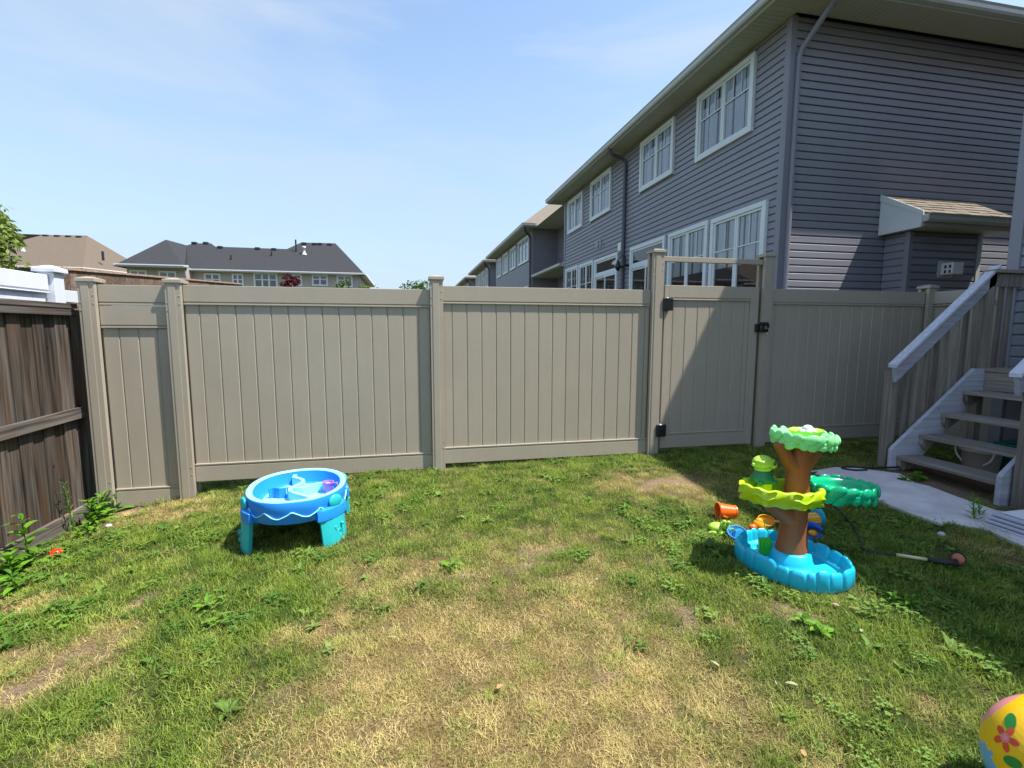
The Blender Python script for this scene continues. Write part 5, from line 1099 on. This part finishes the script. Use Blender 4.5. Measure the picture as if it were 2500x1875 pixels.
for i in range(2): src('d%02d_clover' % i, clover(50+i, 22, .055), M['clover'])
for i in range(2): src('e%02d_tall' % i, green_tuft(60+i, 30, .075, .05), M['grass'])
def lawn_points():
    X, Y = [], []
    for (x0, x1, y0, y1, dn) in ((-2.9, 3.4, .6, 3.0, 520), (-3.0, 4.2, 3.0, 5.5, 380), (3.4, 5.2, 1.2, 3.0, 330), (3.9, 4.6, 2.55, 2.80, 500), (4.2, 6.4, 3.0, 5.0, 300), (-3, 6.5, 5.5, 6.2, 90), (-2.9, 2.5, -.6, .6, 120)):
        n_ = int((x1-x0)*(y1-y0)*dn); X.append(rng.uniform(x0, x1, n_)); Y.append(rng.uniform(y0, y1, n_))
    x, y = np.concatenate(X), np.concatenate(Y); keep = ~in_poly(x, y, PATH) | ((x < 4.45) & (y < 2.72) & (y > 2.3))
    dx, dy = x-PC[0], y-PC[1]; u = dx*math.cos(PANG)+dy*math.sin(PANG); v = -dx*math.sin(PANG)+dy*math.cos(PANG)
    keep &= (np.abs(u/(PRX+.03))**2.3+np.abs(v/(PRY+.03))**2.3) > 1
    keep &= ~((x > 5.0) & (y < 4.2) & (rng.random(x.shape) < .75)); keep &= x > -2.83
    x, y = x[keep], y[keep]; ba = bareness(x, y); k2 = rng.random(x.shape) > ba*1.1-.03; return x[k2], y[k2]
x, y = lawn_points(); dr = dryness(x, y); ba = bareness(x, y); N = len(x); u = rng.random(N); lush = fbm(x*2.2, y*2.2, 71, 3)
edge = np.clip((y-4.8)*3, 0, 1)*(y < 5.15)
isdry = rng.random(N) < np.clip(dr*1.45-.25, 0, .80)
idx = np.where(isdry, rng.integers(6, 10, N), rng.integers(0, 6, N))
wp = np.clip(.03+.08*np.clip((lush-.45)*6, 0, 1)+.06*(x < -1.8)+.40*np.clip((-2.1-x)*3, 0, 1)*(y < 5)+.04*(x > 1.4), 0, .5)*np.clip(1-dr*1.9, .04, 1); w_ = u < wp; idx = np.where(w_, np.where(rng.random(N) < .45, rng.integers(10, 13, N), rng.integers(13, 15, N)), idx)
tall = (~w_) & (~isdry) & (rng.random(N) < .05+.16*(edge > 0)+.10*(lush < .42)); idx = np.where(tall, rng.integers(15, 17, N), idx)
dv = np.clip(np.where(isdry, .55+.6*dr*rng.random(N)+.25*rng.random(N), dr*.75*rng.random(N)+.18*rng.random(N)**2), 0, 1)
scl = np.where(isdry, rng.uniform(.65, 1.1, N), rng.uniform(.7, 1.25, N)*(1-.25*dr)*(1-.3*ba)*(.8+.5*lush)); rz = rng.uniform(0, 2*PI, N)
gme = bpy.data.meshes.new('grass'); gme.from_pydata(np.stack([x, y, gz(x, y)], 1).tolist(), [], [])
for nm, ty, val in (('idx', 'INT', idx.astype(np.int32)), ('dry', 'FLOAT', dv.astype(np.float32)), ('scl', 'FLOAT', scl.astype(np.float32)), ('rz', 'FLOAT', rz.astype(np.float32))):
    a_ = gme.attributes.new(nm, ty, 'POINT'); a_.data.foreach_set('value', val)
go = bpy.data.objects.new('grass', gme); COL.objects.link(go); go['kind'] = 'stuff'; tag(go, 'patchy mown lawn grass, green at the edges and straw-dry in the middle', 'grass')
ng = bpy.data.node_groups.new('scatter_tufts', 'GeometryNodeTree')
ng.interface.new_socket('Geometry', in_out='INPUT', socket_type='NodeSocketGeometry'); ng.interface.new_socket('Geometry', in_out='OUTPUT', socket_type='NodeSocketGeometry')
gi, gout = ng.nodes.new('NodeGroupInput'), ng.nodes.new('NodeGroupOutput'); iop = ng.nodes.new('GeometryNodeInstanceOnPoints'); ci = ng.nodes.new('GeometryNodeCollectionInfo')
ci.inputs['Collection'].default_value = SRC; ci.inputs['Separate Children'].default_value = True; ci.inputs['Reset Children'].default_value = True; iop.inputs['Pick Instance'].default_value = True
def nat(nm, ty):
    n_ = ng.nodes.new('GeometryNodeInputNamedAttribute'); n_.data_type = ty; n_.inputs['Name'].default_value = nm; return n_.outputs['Attribute']
cx_ = ng.nodes.new('ShaderNodeCombineXYZ'); cs_ = ng.nodes.new('ShaderNodeCombineXYZ'); ng.links.new(nat('rz', 'FLOAT'), cx_.inputs[2]); sA = nat('scl', 'FLOAT')
for i in range(3): ng.links.new(sA, cs_.inputs[i])
ng.links.new(gi.outputs[0], iop.inputs['Points']); ng.links.new(ci.outputs[0], iop.inputs['Instance']); ng.links.new(nat('idx', 'INT'), iop.inputs['Instance Index'])
ng.links.new(cx_.outputs[0], iop.inputs['Rotation']); ng.links.new(cs_.outputs[0], iop.inputs['Scale']); ng.links.new(iop.outputs[0], gout.inputs[0])
md = go.modifiers.new('scatter', 'NODES'); md.node_group = ng

# ------------------------------------------------------------------ individual weeds
def weed(x, y, h, n, L_, W_, label, seed, narrow=False, stems=1, z0=None, group=None):
    rd = random.Random(seed); z = g(x, y) if z0 is None else z0; t_ = thing('weed_plant', label, 'plant', (x, y, z), group)
    for s in range(stems):
        sx, sy = x+rd.uniform(-.06, .06)*(stems > 1), y+rd.uniform(-.06, .06)*(stems > 1); hh = h*rd.uniform(.7, 1.05); ln = rd.uniform(-.06, .06)
        q = MB(); q.tube([(sx, sy, z), (sx+ln*.5, sy, z+hh*.5), (sx+ln, sy, z+hh)], [.006, .005, .002], 6); q.build('stem', M['weed'], t_)
        for i in range(n):
            f = (i+.6)/n; q = MB(); p = (sx+ln*f, sy, z+hh*f); sc_ = (1-.55*f)*rd.uniform(.8, 1.15)
            leaf(q, p, i*2.39996+rd.uniform(-.2, .2), L_*sc_, W_*sc_, rd.uniform(.1, .5)+(.5*f if not narrow else .3), rd.uniform(.5, 1.2) if not narrow else .3, 5)
            q.build('leaf', M['weed'], t_, smooth=True)
weed(-2.72, 4.02, .40, 16, .19, .070, 'leafy green weed nearest the camera against the dark wooden fence', 1)
weed(-2.75, 3.86, .22, 12, .17, .075, 'low broad-leaved weed at the left frame edge below the wooden fence', 8, stems=2)
weed(-2.74, 4.72, .30, 14, .17, .055, 'bushy weed between the wooden fence and the first tan post', 2, stems=2)
weed(-2.70, 4.90, .24, 12, .16, .05, 'weed with drooping leaves right at the foot of the first tan post', 3, stems=2)
weed(-2.80, 4.63, .52, 26, .085, .013, 'tall narrow-leaved weed standing against the dark fence boards', 4, narrow=True)
weed(-2.60, 4.45, .10, 10, .07, .035, 'small round-leaved weed patch beside the red ball', 5, stems=3)
weed(-2.55, 3.55, .16, 10, .13, .05, 'yellow-green weed on the lawn below the red ball', 6, stems=2)
weed(-2.3, 3.1, .10, 8, .16, .02, 'thin pale grassy weed at the left edge of the lawn', 9, narrow=True, stems=2)
weed(4.26, 2.80, .25, 34, .095, .013, 'feathery spiky weed growing at the edge of the pale path', 7, narrow=True)
weed(4.40, 2.86, .17, 24, .08, .012, 'shorter spiky weed at the path edge beside the taller one', 10, narrow=True)
weed(4.75, 3.62, .07, 8, .10, .06, 'broad-leaved weed under the lowest stair tread', 11, stems=2)
weed(4.62, 3.62, .05, 7, .10, .07, 'flat round-leaved weed on the corner of the path by the stairs', 12)
weed(.22, 2.93, .05, 9, .11, .035, 'spreading dandelion-like weed on the bare spot in mid lawn', 13, stems=1)
weed(-1.17, 2.85, .05, 9, .10, .03, 'grey-green rosette weed on the lawn left of centre', 14)
weed(1.95, 1.98, .06, 9, .08, .035, 'leafy weed in front of the blue toy pool', 15, stems=2)
weed(2.62, 2.05, .07, 10, .08, .03, 'leafy weed to the right of the blue toy pool in sun', 16, stems=2)
def litter(name, x, y, L_, W_, az, m, label):
    q = MB(); leaf(q, (x, y, g(x, y)+.03), az, L_, W_, .15, .5, 4); tag(q.build(name, m, None, smooth=True), label, 'leaf')
M['deadleaf'] = mat('dead_leaf', (.45, .22, .10), .8, var=.15); M['paleleaf'] = mat('pale_leaf', (.27, .29, .14), .7, var=.1); M['pinkleaf'] = mat('pink_leaf', (.42, .20, .24), .7, var=.1)
litter('dead_leaf', .335, 1.865, .035, .02, .6, M['deadleaf'], 'curled tan dead leaf on the dry centre of the lawn')
litter('dead_leaf', 1.36, 1.33, .03, .018, 1.3, M['deadleaf'], 'reddish dead leaf on the grass near the bottom right')
litter('pale_leaf', 1.60, 1.63, .05, .018, 2.6, M['paleleaf'], 'pale twisted leaf on the green lawn right of centre')
litter('pale_leaf', 2.18, 1.86, .03, .016, .8, M['paleleaf'], 'small pale leaf on the grass below the toy pool')
litter('pink_leaf', 2.25, 2.06, .035, .022, 2.1, M['pinkleaf'], 'pinkish fallen leaf just below the toy pool')
litter('pale_leaf', 1.34, 1.80, .045, .014, 1.9, M['paleleaf'], 'pale upright leaf on the lawn between centre and pool')
